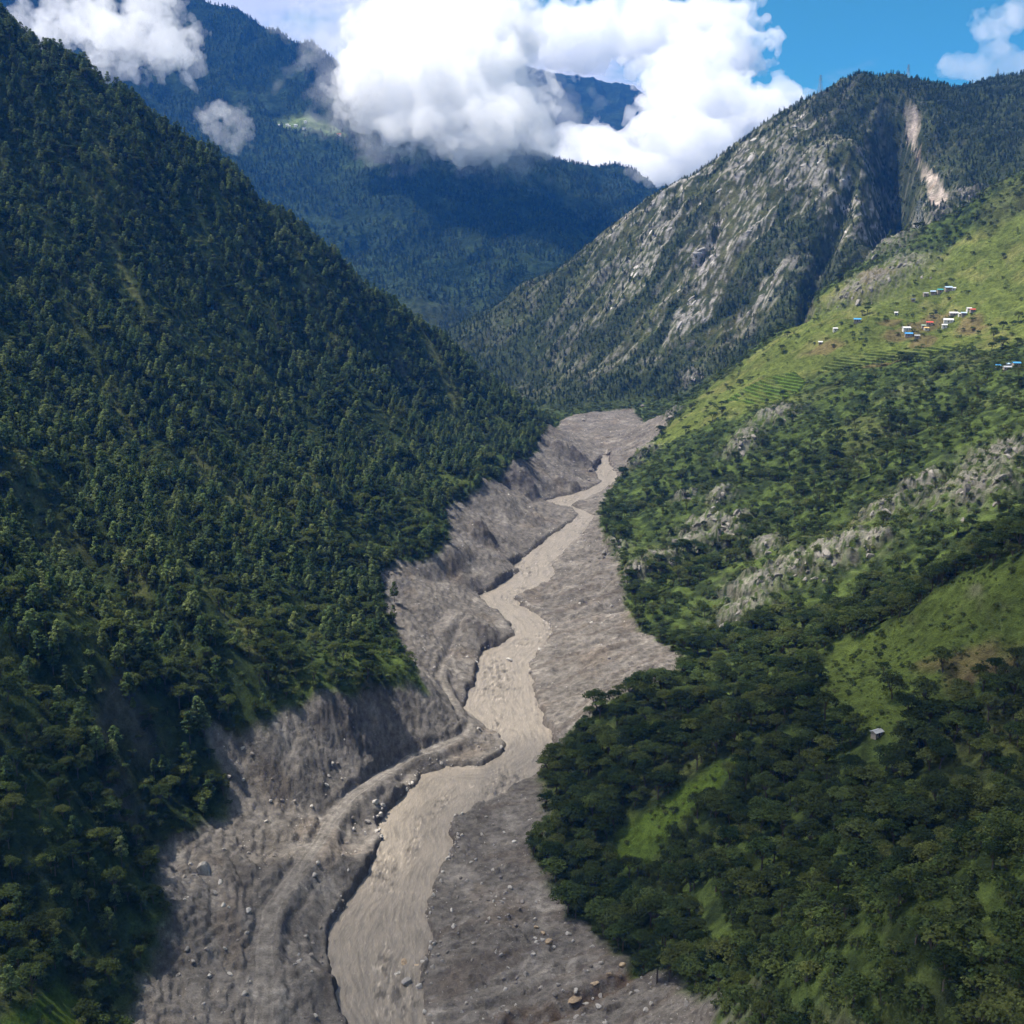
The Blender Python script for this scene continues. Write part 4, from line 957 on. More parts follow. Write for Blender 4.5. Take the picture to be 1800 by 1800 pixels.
# cliff spur and village hill
mid = lambda X, Y, a: (a['left'] < .5) * (a['mount'] < .5) * (a['deb'] < .3) * sstep(640, 680, Y) * (Y < 1640)
put('broadleaf_tree', pick_plants(40, 620, 640, 1640, 9.5, lambda X, Y, a: mid(X, Y, a) * np.clip(.85 * near_gully(X, Y, 34) + np.where(a['fld'] > .4, .03, .03) + .5 * (fbm(X / 60, Y / 60, 3, 177) > .5) * (a['fld'] < .4) + .5 * sstep(720, 660, Y), 0, .9) * (a['crag'] < .5), 9), .70, .5)
put('shrub', pick_plants(40, 620, 640, 1640, 6.0, lambda X, Y, a: mid(X, Y, a) * np.where(a['fld'] > .4, .05 + .3 * (fbm(X / 22, Y / 22, 2, 179) > .45), .30 + .55 * (fbm(X / 26, Y / 26, 3, 181) > .0)) * (1 - .6 * (a['crag'] > .4)), 3), .95, .7)
put('pine_tree', pick_plants(250, 700, 1380, 1600, 14, lambda X, Y, a: mid(X, Y, a) * (fbm(X / 50, Y / 50, 2, 183) > .1) * .5, 9), .55, .4)
put('shrub', pick_plants(100, 620, 1050, 1640, 4.6, lambda X, Y, a: mid(X, Y, a) * (a['fld'] > .4) * (.16 + .3 * (fbm(X / 30, Y / 30, 3, 189) > .1)), 1), .26, .6)
put('shrub', pick_plants(60, 330, 380, 660, 3.0, lambda X, Y, a: (a['left'] < .5) * (a['fld'] > .4) * .6, 1), .24, .9)
# right mountain
def p_mt(X, Y, a):
    zone = np.exp(-((X - 330) / 240) ** 2) * sstep(1660, 1740, Y) * (1 - sstep(2060, 2200, Y))
    dens = .62 * (1 - zone) + zone * (.03 + .8 * (lookup(X, Y, BAND)[0] < .22)); dens = np.maximum(dens, .92 * np.exp(-(np.minimum.reduce([seg_dist(X, Y, g[0]) / g[1] for g in GULLIES[:6]]) / .9) ** 2)); dens = np.maximum(dens, .85 * sstep(1720, 1660, Y))
    return (a['mount'] > .5) * (a['deb'] < .3) * (a['scar'] < .3) * dens
put('conifer_tree', pick_plants(-150, 1250, 1540, 2750, 5.6, p_mt, 10), .46, .7)
# blue mountains
put('conifer_tree', pick_plants(-2200, 1300, 2350, 4700, 12.5, lambda X, Y, a: (a['far'] > .5) * np.where(HAM_(X, Y), .04, .8) * (fbm(X / 160, Y / 160, 3, 187) > -.45), 12), .88, .6)

# the nearest and largest of each kind are individuals; the rest of the mass is one object
ZONES = {
    'pine_tree': [((60, 700), 'at the left edge of the frame, half way up'), ((60, 1000), 'on the dark near ridge at the left edge'), ((200, 850), 'above the dark gully on the left slope'), ((330, 700), 'on the middle of the left slope'), ((420, 950), 'on the lower middle of the left slope'), ((560, 1050), 'just above the rocky grey spur'), ((330, 1150), 'above the tall bare-stemmed pine'), ((120, 1250), 'among dark broadleaf trees low on the left'),
                  ((100, 450), 'high on the slope near the left edge'), ((300, 480), 'high on the left slope below the skyline'), ((620, 850), 'near the debris cut on the left slope'), ((100, 1550), 'in the darkest thicket, bottom left'), ((40, 1780), 'in the bottom left corner'), ((1650, 400), 'on the crest above the village')],
    'broadleaf_tree': [((330, 1380), 'hanging over the left debris slope'), ((120, 1330), 'in the dark thicket on the lower left'), ((220, 1560), 'beside the debris low on the left'), ((60, 1720), 'in the bottom left corner'), ((980, 1380), 'at the river point of the right forest'), ((1060, 1480), 'below the bright grass strip on the right'), ((1180, 1340), 'above the bright grass strip on the right'), ((1130, 1640), 'at the dark foot of the right forest'), ((1300, 1250), 'along the crest of the forested right spur'), ((1350, 1480), 'in the dark heart of the right forest'), ((1450, 1340), 'left of the lone shed'), ((1650, 1330), 'in the black wood right of the lone shed'), ((1600, 1450), 'in the dark hollow below the lone shed'), ((1780, 1250), 'by the right edge below the spur meadow'), ((1700, 1120), 'standing alone on the spur meadow'), ((1450, 1650), 'in the near thicket, left part'), ((1700, 1620), 'in the near thicket, right part'), ((1550, 1770), 'in the near thicket at the bottom edge'), ((1500, 1050), 'in the wooded gully below the cliffs'), ((1230, 1100), 'at the mouth of the wooded gully')],
    'shrub': [((1350, 1720), 'at the left tip of the near thicket'), ((1480, 1640), 'on the crest of the near thicket, left'), ((1650, 1560), 'on the crest of the near thicket, middle'), ((1780, 1480), 'on the crest of the near thicket at the right edge'), ((1450, 1780), 'at the bottom edge of the near thicket'), ((1600, 1700), 'in the middle of the near thicket'), ((1750, 1680), 'by the right edge of the near thicket'), ((1700, 1790), 'in the bottom right corner'), ((1200, 1600), 'in the dark forest foot on the right'), ((1350, 1500), 'under the trees of the right forest'), ((120, 1600), 'among the trees at the bottom left'), ((200, 1300), 'among the trees low on the left slope'), ((1600, 1150), 'on the spur meadow'), ((1100, 1480), 'beside the bright grass strip')],
    'conifer_tree': [((830, 560), 'low on the blue mountain where it meets the gorge'), ((760, 520), 'on the lowest slope of the blue mountain, middle'), ((690, 470), 'on the blue mountain just above the left ridge line'), ((620, 410), 'on the blue mountain beside the left ridge, higher up'), ((880, 500), 'on the blue cliff spur above the gorge'), ((1050, 690), 'in the forest above the far debris'), ((1150, 640), 'low on the rocky mountain above the gorge'), ((1300, 600), 'at the foot of the rocky face'), ((950, 640), 'on the dark flank beside the gorge mouth'), ((1400, 520), 'where the rocky face meets the village hill'), ((1700, 260), 'on the wooded slope right of the landslide scar'), ((1500, 200), 'near the summit of the rocky mountain'), ((1250, 350), 'along the skyline of the rocky mountain')],
}
LOOK = {'pine_tree': ('tall green pine', 'smaller pine'), 'broadleaf_tree': ('large spreading broadleaf tree', 'smaller rounded broadleaf tree'), 'shrub': ('big leafy shrub', 'low leafy shrub'), 'conifer_tree': ('tall dark conifer', 'short dark conifer')}
def tree_label(kn, px, py, S, big_):
    where = min(ZONES[kn], key=lambda z: (z[0][0] - px) ** 2 + (z[0][1] - py) ** 2)[1]
    look = LOOK[kn][0 if big_ else 1]
    return look + ' ' + where, look + 's ' + where
CATS = {'pine_tree': 'pine tree', 'broadleaf_tree': 'tree', 'shrub': 'shrub', 'conifer_tree': 'conifer'}
def plant(kn, xx, yy, zz, s, label, group, var, with_parts=True):
    e = bpy.data.objects.new(kn, None); COL.objects.link(e); e.location = (xx, yy, zz); e.rotation_euler = (0, 0, RNG.random() * 6.283); e.scale = (s, s, s); e.empty_display_size = .5
    tag(e, label, CATS[kn], group)
    cm, tm = PROTO[kn][var]
    for nm, me in (('crown', cm), ('trunk' if kn != 'shrub' else 'stems', tm)):
        o = bpy.data.objects.new(nm, me); COL.objects.link(o); o.parent = e
    return e
MASS = {'pine_tree': ('pine_forest', 'pine forest covering the left hillside'), 'broadleaf_tree': ('broadleaf_woodland', 'broadleaf woodland on the valley slopes'), 'shrub': ('scrub', 'scrub and bushes dotted over the hillsides'), 'conifer_tree': ('conifer_forest', 'dark conifer forest on the mountains')}
TOTAL = {}
for kn in KINDS:
    X, Y, Z, S = [np.concatenate([p[i] for p in PL[kn]]) for i in range(4)]
    TOTAL[kn] = len(X)
    hh = {'pine_tree': 16, 'broadleaf_tree': 12, 'shrub': 3.5, 'conifer_tree': 13}[kn] * S
    u_, v_, f_ = to_px(X, Y, Z + hh * .6)
    inside_ = (u_ > 5) & (u_ < 1795) & (v_ > 5) & (v_ < 1795) & seen(X, Y, Z + hh * .55)
    size = np.where(inside_, hh / f_, 0)
    pickn = np.argsort(-size)[:290]; pickn = pickn[size[pickn] > 0]
    big = np.zeros(len(X), bool); big[pickn] = True
    for i in pickn:
        lab, grp = tree_label(kn, u_[i], v_[i], S[i], S[i] > np.median(S[pickn]))
        plant(kn, X[i], Y[i], Z[i], S[i], lab, grp, int(RNG.integers(0, len(PROTO[kn]))))
    nm, lab = MASS[kn]
    scatter_stuff(nm, joined(kn), X[~big], Y[~big], Z[~big], S[~big], lab)
print('PLANTS', TOTAL)
# ------------------------------------------------------------------ rocks
def rock_mat(name, c1, c2, dark):
    m, nt, out = new_mat(name)
    P = nd(nt, 'ShaderNodeNewGeometry').outputs['Position']; rnd = nd(nt, 'ShaderNodeObjectInfo').outputs['Random']
    n1 = noise(nt, P, .5, 6, .65); n2 = noise(nt, P, 2.2, 5, .7)
    c = mixc(nt, rnd, c1, c2); c = mixc(nt, mrange(nt, n1, .52, .72), c, dark)
    c = nd(nt, 'ShaderNodeVectorMath', {0: c, 'Scale': mrange(nt, n2, .25, .75, .7, 1.25)}, operation='SCALE').outputs[0]
    b = nd(nt, 'ShaderNodeBump', {'Height': n2, 'Strength': .9, 'Distance': .5}).outputs[0]
    d = nd(nt, 'ShaderNodeBsdfDiffuse', {'Color': c, 'Normal': b}); nt.links.new(d.outputs[0], out.inputs['Surface'])
    return m
M['boulder'] = rock_mat('pale_granite', (.30, .28, .26), (.52, .49, .45), (.17, .155, .14))
M['mudrock'] = rock_mat('mud_coated_stone', (.16, .142, .128), (.36, .33, .30), (.10, .09, .08))
M['crag'] = rock_mat('lichen_grey_cliff', (.17, .158, .142), (.30, .28, .25), (.075, .08, .05))
M['slab'] = rock_mat('weathered_mountain_slab', (.34, .32, .30), (.56, .53, .50), (.15, .14, .125))
def rock_mesh(name, seed, dims, cuts, mat, sub=2):
    rng = np.random.default_rng(seed); bm = bmesh.new(); bmesh.ops.create_icosphere(bm, subdivisions=sub, radius=1.0)
    pl = []
    for _ in range(cuts):
        n = rng.normal(size=3); n /= np.linalg.norm(n); pl.append((n, .48 + .34 * rng.random()))
    for v in bm.verts:
        p = np.array(v.co)
        for n, d in pl:
            e = p @ n - d
            if e > 0: p = p - n * e
        v.co = p * np.array(dims) * (1 + rng.normal() * .02)
    me = bpy.data.meshes.new(name); bm.to_mesh(me); bm.free(); me.materials.append(mat); return me
BOULD = [rock_mesh('boulder', 300 + i, (.5, .5 * (.7 + .1 * i), .36 + .04 * (i % 3)), 11, M['boulder']) for i in range(5)]
M['tan'] = rock_mat('tan_bedrock', (.36, .27, .18), (.46, .36, .25), (.20, .15, .10))
TANS = [rock_mesh('boulder', 310 + i, (.5, .5 * (.7 + .1 * i), .36), 11, M['tan']) for i in range(5)]
STONE = [rock_mesh('stone', 320 + i, (.5, .42, .34), 9, M['mudrock'], 1) for i in range(4)]
CRAGS = [rock_mesh('rock_outcrop', 340 + i, (.40 + .05 * (i % 3), .32, .62 + .1 * (i % 2)), 13, M['crag']) for i in range(5)]
SLABS = [rock_mesh('rock_slab', 360 + i, (.66, .15 + .05 * (i % 3), .12), 12, M['slab']) for i in range(5)]
def rock_obj(name, me, p, size, rot, label, cat, group):
    o = bpy.data.objects.new(name, me); COL.objects.link(o); o.location = p; o.rotation_euler = rot; o.scale = size if hasattr(size, '__len__') else (size,) * 3
    return tag(o, label, cat, group)
def gsight(px):
    P = sight(px, lambda x, y: lookup(np.asarray(x).ravel(), np.asarray(y).ravel(), GZ)[0])
    z = lookup(P[:, 0], P[:, 1], GZ)[0]
    return np.column_stack([P, z])
NAMED = [(711, 1697, 21, 'largest pale flat boulder standing in the river near the bottom'), (714, 1735, 25, 'big grey boulder at the river edge with muddy water piling behind it'), (700, 1717, 18, 'long low boulder in the river just below the pale flat one'), (733, 1702, 12, 'small tan boulder in the river right of the pale flat one'), (738, 1738, 15, 'pale boulder at the head of the stone line on the river edge'),
         (360, 1533, 40, 'large pale boulder on the left debris slope below the trees'), (376, 1571, 16, 'dark jagged boulder just below the large pale one on the left slope'), (393, 1592, 11, 'small pale boulder low on the left debris slope'), (335, 1520, 12, 'dark boulder beside the large pale one near the trees on the left'),
         (965, 1657, 17, 'pale tan boulder on the right debris fan below the leaning trees'), (955, 1642, 13, 'dark boulder touching the pale tan one on the right debris fan'), (943, 1631, 11, 'upright grey boulder left of the tan one on the right debris fan'), (1000, 1643, 13, 'round white boulder on the right fan near the lone tree'),
         (775, 1550, 11, 'round dark boulder on the right river edge in midstream bend'), (778, 1534, 9, 'small boulder just upstream of the round dark one on the river edge'), (760, 1597, 9, 'small mud-coated boulder at the right river edge'),
         (660, 1412, 16, 'mud-coated boulder on the left bank under the track bend'), (668, 1432, 13, 'broken dark boulder at the left river edge under the track'), (645, 1445, 12, 'grey boulder on the left bank above the river'), (1010, 1758, 40, 'broad tan rock slab bared in the gully at the bottom of the right fan'), (1045, 1730, 20, 'tan rock in the gully above the broad bared slab'), (1070, 1715, 15, 'small brown rock high in the gully on the right fan'), (1030, 1765, 15, 'pale rock below the broad bared slab in the right gully'), (1095, 1698, 14, 'orange-brown rock at the top of the gully under the trees'),
         (1068, 800, 26, 'dark isolated rock beside the river at the far narrows'), (1038, 828, 16, 'pale rock at the tip of the dark spur by the far river'), (1035, 845, 14, 'angular rock at the bend of the far river'), (1178, 735, 20, 'pale square boulder where the meadow meets the far debris'), (1025, 740, 15, 'grey boulder on the far debris fan'), (1130, 715, 14, 'dark boulder under the trees at the far debris edge'), (895, 1165, 13, 'dark boulder breaking the water in the middle of the river'), (820, 1765, 12, 'white boulder near the bottom edge on the right fan'), (778, 1690, 10, 'grey boulder on the fan right of the river boulders')]
for (u, v, w, lab), p in zip(NAMED, gsight([n[:2] for n in NAMED])):
    s = w * p[1] / F_PX * (1.08 if v > 1000 else .72)
    tan_ = any(t in lab for t in ('tan', 'brown')); flat_ = .38 if 'slab' in lab or 'flat' in lab else 1.0
    rock_obj('boulder', (TANS if tan_ else BOULD if v > 1000 else STONE + STONE[:1])[int(RNG.integers(0, 5))], (p[0], p[1], max(p[2], float(river_z(p[1])) - .1) + s * .14 * flat_), (s, s, s * flat_), (RNG.normal() * .12, RNG.normal() * .12, RNG.random() * 6.28), lab, 'boulder', None)
# stones lining the river and strewn over the debris
cand = []
for bank, side in ((river_L, -1), (river_R, 1)):
    B = smooth_line(bank, 900)
    j = RNG.normal(size=B.shape) * .8
    nrm_ = np.gradient(B, axis=0)[:, ::-1] * np.array([1, -1]); nrm_ /= np.linalg.norm(nrm_, axis=1, keepdims=True)
    o_ = B + side * nrm_ * (.3 + np.abs(RNG.normal(size=(len(B), 1))) * 1.5) + j
    k = fbm(np.arange(900) / 22., np.zeros(900) + side * 9.3, 2, 191) > .02
    cand.append(np.column_stack([o_[k], .5 + RNG.random(k.sum()) ** 3 * 1.7]))
X, Y = grid_pts(-170, 220, 300, 1650, 2.3)
deb_, sdr_, tr_ = lookup(X, Y, MK['deb'], MK['sd_r'], np.minimum(MK['track'], 50))
dens = .14 + .5 * sstep(.15, .6, fbm(X / 22, Y / 22, 3, 193)) + .25 * (X > np.interp(Y, [300, 600, 900, 1300], [-45, 0, 30, 95])) * (Y < 500); dens = dens * np.where(Y > 520, .4, 1.0)
k = (RNG.random(len(X)) < dens) & (deb_ > .7) & (sdr_ > 1.5) & (tr_ > .5)
cand.append(np.column_stack([X[k], Y[k], .28 + RNG.random(k.sum()) ** 5 * 2.1]))
ST = np.vstack(cand); sz = lookup(ST[:, 0], ST[:, 1], GZ)[0]
k = seen(ST[:, 0], ST[:, 1], sz + 1, 1.0); ST, sz = ST[k], sz[k]
u_, v_, f_ = to_px(ST[:, 0], ST[:, 1], sz)
size = np.where((u_ > 3) & (u_ < 1797) & (v_ < 1797), ST[:, 2] / f_, 0)
order = np.argsort(-size); bigk = order[:267]; rest = order[267:]
for i in bigk:
    onriver = lookup(ST[i:i + 1, 0], ST[i:i + 1, 1], MK['sd_r'])[0][0] < 4
    leftb = ST[i, 0] < np.interp(ST[i, 1], [300, 600, 900, 1300], [-45, 0, 30, 95])
    if onriver: lab = 'stone in the dark line along the %s edge of the river' % ('left' if leftb else 'right')
    else: lab = 'loose stone half sunk in the grey mud of the %s' % ('left bank debris' if leftb else 'right bank debris fan')
    rock_obj('stone', (STONE[:3] + BOULD)[int(RNG.integers(0, 8))], (ST[i, 0], ST[i, 1], sz[i] + ST[i, 2] * .12), ST[i, 2] * 1.25, (RNG.normal() * .4, RNG.normal() * .4, RNG.random() * 6.28), lab, 'stone', 'stones on the ' + ('left bank' if leftb else 'right bank'))
def stock(nm, meshes):
    c = bpy.data.collections.new(nm)
    for i, me in enumerate(meshes): c.objects.link(bpy.data.objects.new('%s_%d' % (nm, i), me))
    return c
scatter_stuff('rubble', stock('rubble_stock', STONE[:2] + BOULD[:3]), ST[rest, 0], ST[rest, 1], sz[rest] + .05, ST[rest, 2], 'small stones strewn over the grey debris', None, .4)

# crags on the right spurs
def slope_frame(x_, y_):
    e = 3.0
    zx = (lookup(x_ + e, y_, GZ)[0] - lookup(x_ - e, y_, GZ)[0]) / (2 * e); zy = (lookup(x_, y_ + e, GZ)[0] - lookup(x_, y_ - e, GZ)[0]) / (2 * e)
    return zx, zy
CP3 = gsight([c[:2] for c in CRAG_PX])
WHERE = ['the cliff spur', 'the cliff spur', 'the cliff spur', 'the lower cliff band']
for (u, v, r), p in zip(CRAG_PX, CP3):
    n = int(4 + r * .22)
    for q in range(n + 2):
        xx, yy = p[0] + RNG.normal() * r * .6, p[1] + RNG.normal() * r * .5
        zz = lookup(np.array([xx]), np.array([yy]), GZ)[0][0]
        a_, b_ = [float(t[0]) for t in slope_frame(np.array([xx]), np.array([yy]))]
        nrm = (Vector((-a_, -b_, 1)).normalized() * .7 + Vector((0, 0, .9)) + Vector(RNG.normal(size=3)) * .16).normalized()
        dwn = Vector((-a_ + .01, -b_, 0)).normalized() + Vector((RNG.normal() * .5, RNG.normal() * .5, 0)); dwn = (dwn - nrm * dwn.dot(nrm)).normalized()
        rt = tuple(Matrix((dwn, nrm.cross(dwn), nrm)).transposed().to_euler())
        s = (2.4 + RNG.random() ** 2.0 * 7.0) * (.65 + r / 30)
        where = 'village hill crest' if v < 540 else 'terraced meadow edge' if v < 800 else 'high right cliffs' if u > 1500 else 'low cliff above the river' if u < 1180 else 'lower cliff band' if v > 960 else 'middle cliff band'
        size_ = 'large' if s > 6 else 'small'
        rock_obj('rock_outcrop', CRAGS[int(RNG.integers(0, 5))], (xx, yy, zz - s * .05), (s * 1.0, s * .75, s * (.42 + .4 * RNG.random())), rt, '%s grey rock outcrop jutting from the %s on the right' % (size_, where), 'rock', '%s outcrops of the %s' % (size_, where))
# pale slabs of the rocky mountain, leaning down its face
X, Y = grid_pts(-60, 760, 1600, 2240, 6.5)
rk = lookup(X, Y, rock.reshape(SH) * (.3 + .7 * BAND))[0]; zz = lookup(X, Y, GZ)[0]
k = (RNG.random(len(X)) < .75 * sstep(.35, .9, rk)) & seen(X, Y, zz + 2, 1.0)
X, Y, zz = X[k], Y[k], zz[k]
zx, zy = slope_frame(X, Y)
S_ = 3.5 + RNG.random(len(X)) ** 3 * 14.0
rots = []
for a_, b_ in zip(zx, zy):
    nrm = Vector((-a_, -b_, 1)).normalized()
    dwn = Vector((-.72 + RNG.normal() * .2, -.69 + RNG.normal() * .2, 0)); dwn = (dwn - nrm * dwn.dot(nrm)).normalized()
    m3 = Matrix((dwn, nrm.cross(dwn), nrm)).transposed()
    rots.append(tuple(m3.to_euler()))
order = np.argsort(-S_ / Y)
for i in order[:300]:
    u, v, _ = to_px(X[i], Y[i], zz[i])
    where = 'beside the tan landslide scar' if u > 1480 else 'high on the face under the ridge' if v < 400 else 'on the middle of the face' if u > 1150 else 'low on the left flank above the gorge'
    rock_obj('rock_slab', SLABS[int(RNG.integers(0, 5))], (X[i], Y[i], zz[i] + .2), S_[i], rots[i], 'pale leaning rock slab of the rocky mountain, ' + where, 'rock', 'slabs ' + where)
rest = order[300:]
if len(rest):
    o = scatter_stuff('rock_slabs', stock('slab_stock', SLABS), X[rest], Y[rest], zz[rest] + .1, S_[rest], 'pale rock slabs scattered over the mountain face')
    o.data.attributes['rot'].data.foreach_set('vector', np.array([rots[i] for i in rest], np.float32).ravel())
# ------------------------------------------------------------------ village, shed, terraces, pylons
def flat_mat(name, col, rough=.6, spec=.3, metal=0.0, var=.25, scale=3.0):
    m, nt, out = new_mat(name)
    P = nd(nt, 'ShaderNodeTexCoord').outputs['Object']
    k = mrange(nt, noise(nt, P, scale, 5, .6), .3, .7, 1 - var, 1 + var)
    c = nd(nt, 'ShaderNodeVectorMath', {0: (*col,), 'Scale': k}, operation='SCALE').outputs[0]
    b = nd(nt, 'ShaderNodeBsdfPrincipled', {'Base Color': c, 'Roughness': rough, 'Specular IOR Level': spec, 'Metallic': metal})
    nt.links.new(b.outputs[0], out.inputs['Surface']); return m
ROOFS = {'white': (.66, .66, .66), 'grey': (.36, .37, .39), 'pale blue': (.42, .55, .72), 'blue': (.07, .30, .62), 'teal': (.05, .34, .36), 'red': (.55, .09, .06), 'yellow': (.62, .42, .16), 'dark': (.07, .09, .13), 'green': (.35, .45, .34)}
RM = {k: flat_mat(k.replace(' ', '_') + '_roof_sheet', v, .45, .4, 0, .12, 1.5) for k, v in ROOFS.items()}
WM = {'stone': flat_mat('stone_wall', (.30, .26, .21), .9, .1, 0, .35, 2.5), 'white': flat_mat('limewashed_wall', (.62, .60, .55), .9, .1)}
DOOR = flat_mat('dark_timber', (.07, .045, .03), .8, .1); PANE = flat_mat('window_shutter', (.05, .06, .08), .5, .3)
STEEL = flat_mat('galvanised_steel', (.33, .35, .37), .5, .4, .3)
def box_v(x0, x1, y0, y1, z0, z1):
    v = [(a, b, c) for a in (x0, x1) for b in (y0, y1) for c in (z0, z1)]
    return v, [(0, 1, 3, 2), (4, 6, 7, 5), (0, 4, 5, 1), (2, 3, 7, 6), (0, 2, 6, 4), (1, 5, 7, 3)]
def add_box(V, Fc, *a):
    v, f = box_v(*a); n = len(V); V += v; Fc += [tuple(i + n for i in q) for q in f]
def house(p, length, width, wallh, roof, yaw, label, group, wall='stone', name='house', pitch=.42, cat='house', detail=True):
    e = bpy.data.objects.new(name, None); COL.objects.link(e); e.location = p; e.rotation_euler = (0, 0, yaw); tag(e, label, cat, group)
    L2, W2 = length / 2, width / 2; rh = W2 * pitch
    V = [(-L2, -W2, -2.5), (L2, -W2, -2.5), (L2, W2, -2.5), (-L2, W2, -2.5), (-L2, -W2, wallh), (L2, -W2, wallh), (L2, W2, wallh), (-L2, W2, wallh), (-L2, 0, wallh + rh), (L2, 0, wallh + rh)]
    mesh_obj('wall', V, [(0, 1, 5, 4), (1, 2, 6, 9, 5), (2, 3, 7, 6), (3, 0, 4, 8, 7), (3, 2, 1, 0)], WM[wall], e)
    o_ = .45; V, Fc = [], []
    for s in (-1, 1):                                                     # two roof planes with eaves, each a thin folded sheet
        n = len(V); z1 = wallh + rh + .12; ze = wallh - o_ * pitch + .12
        for t in (0, .10):
            V += [(-L2 - o_, 0, z1 + t), (L2 + o_, 0, z1 + t), (L2 + o_, s * (W2 + o_), ze + t), (-L2 - o_, s * (W2 + o_), ze + t)]
        Fc += [(n, n + 1, n + 2, n + 3), (n + 4, n + 5, n + 6, n + 7), (n + 2, n + 3, n + 7, n + 6), (n + 1, n + 2, n + 6, n + 5), (n, n + 3, n + 7, n + 4)]
    r = mesh_obj('roof', V, Fc, RM[roof], e)
    V, Fc = [], []; add_box(V, Fc, -L2 - o_, L2 + o_, -.16, .16, wallh + rh + .23, wallh + rh + .32); mesh_obj('ridge_cap', V, Fc, RM[roof], r)
    if detail:
        V, Fc = [], []; add_box(V, Fc, -.45, .45, -W2 - .06, -W2 + .02, 0, min(1.9, wallh - .2)); mesh_obj('door', V, Fc, DOOR, e)
        for sx in (-.62, .62):
            V, Fc = [], []; add_box(V, Fc, sx * L2 - .4, sx * L2 + .4, -W2 - .05, -W2 + .02, wallh * .4, wallh * .75); mesh_obj('window', V, Fc, PANE, e)
    return e
HOUSES = [(1627, 520, 8, 'grey', 'grey-roofed house at the left end of the upper village row'), (1640, 517, 8, 'pale blue', 'pale blue roof second from the left in the upper village row'), (1652, 514, 9, 'teal', 'teal-roofed house in the upper village row'), (1667, 510, 11, 'pale blue', 'long pale blue roof at the right of the upper village row'), (1676, 510, 6, 'white', 'small white hut at the far right of the upper row'), (1605, 530, 6, 'dark', 'small dark blue hut below the upper village row'),
          (1703, 546, 7, 'white', 'small white roof beside the red one, highest in the main village'), (1709, 549, 8, 'red', 'small red-roofed house highest at the right of the main village'), (1676, 555, 13, 'white', 'broad white roof beside the village trees'), (1688, 555, 6, 'white', 'small white roof between the broad white and pale roofs'), (1694, 555, 8, 'pale blue', 'pale roof right of the broad white one'), (1667, 567, 15, 'white', 'long white roof in the middle of the village'), (1660, 576, 8, 'white', 'small white hut below the long white roof'),
          (1634, 572, 10, 'red', 'bright red roof in the lower village'), (1628, 580, 7, 'yellow', 'yellow-walled hut just below the bright red roof'), (1623, 576, 6, 'green', 'tiny pale green roof left of the bright red one'), (1593, 581, 12, 'white', 'long white roof at the left end of the village'), (1597, 591, 12, 'blue', 'bright blue roof lowest at the left of the village'), (1612, 595, 8, 'grey', 'grey hut right of the bright blue roof'),
          (1507, 566, 11, 'blue', 'lone blue-roofed house on the meadow left of the village'), (1468, 582, 7, 'white', 'white hut on the meadow below the lone blue house'), (1442, 605, 6, 'white', 'white hut lowest on the meadow left of the village'), (1575, 553, 5, 'white', 'tiny pale hut on the brown field above the village'),
          (1754, 647, 7, 'blue', 'small blue roof beside the dark trees at the right edge'), (1770, 651, 12, 'grey', 'grey roof under the blue ones at the right edge'), (1773, 644, 8, 'pale blue', 'pale roof between the two blue ones at the right edge'), (1786, 644, 12, 'blue', 'long blue roof nearest the right edge')]
for (u, v, w, rc, lab), p in zip(HOUSES, gsight([h[:2] for h in HOUSES])):
    ln = w * p[1] / F_PX * 1.05
    house((p[0], p[1], p[2] + .3), ln, max(3.2, ln * .62), 2.6 if ln > 4.5 else 2.1, rc, RNG.uniform(-.35, .12), lab, 'village houses', 'white' if rc in ('white', 'yellow') and RNG.random() < .6 else 'stone')
p = gsight([(1541, 1294)])[0]
house((p[0], p[1], p[2] + .3), 3.9, 2.6, 1.7, 'grey', .55, 'lone shed with a pale sheet roof at the forest edge on the right spur', None, 'stone', 'shed', .3, 'shed')
FAR_H = [(492, 222, 4, 'white', 'leftmost pale hut of the far hamlet'), (505, 221, 4, 'white', 'brightest white house of the far hamlet'), (509, 224, 3, 'white', 'white hut touching the brightest one in the far hamlet'), (520, 222, 4, 'white', 'white house in the middle of the far hamlet'), (535, 227, 4, 'dark', 'dark-roofed house right of the white ones in the far hamlet'), (537, 216, 3, 'white', 'white dot of a hut above the others in the far hamlet'), (596, 239, 5, 'red', 'red-roofed house at the right end of the far hamlet')]
for (u, v, w, rc, lab), p in zip(FAR_H, gsight([h[:2] for h in FAR_H])):
    ln = w * p[1] / F_PX; house((p[0], p[1], p[2] + .5), ln * 1.3, ln * .9, 4.0, rc, RNG.uniform(-.5, .5), lab, 'houses of the far hamlet', 'white', detail=False)
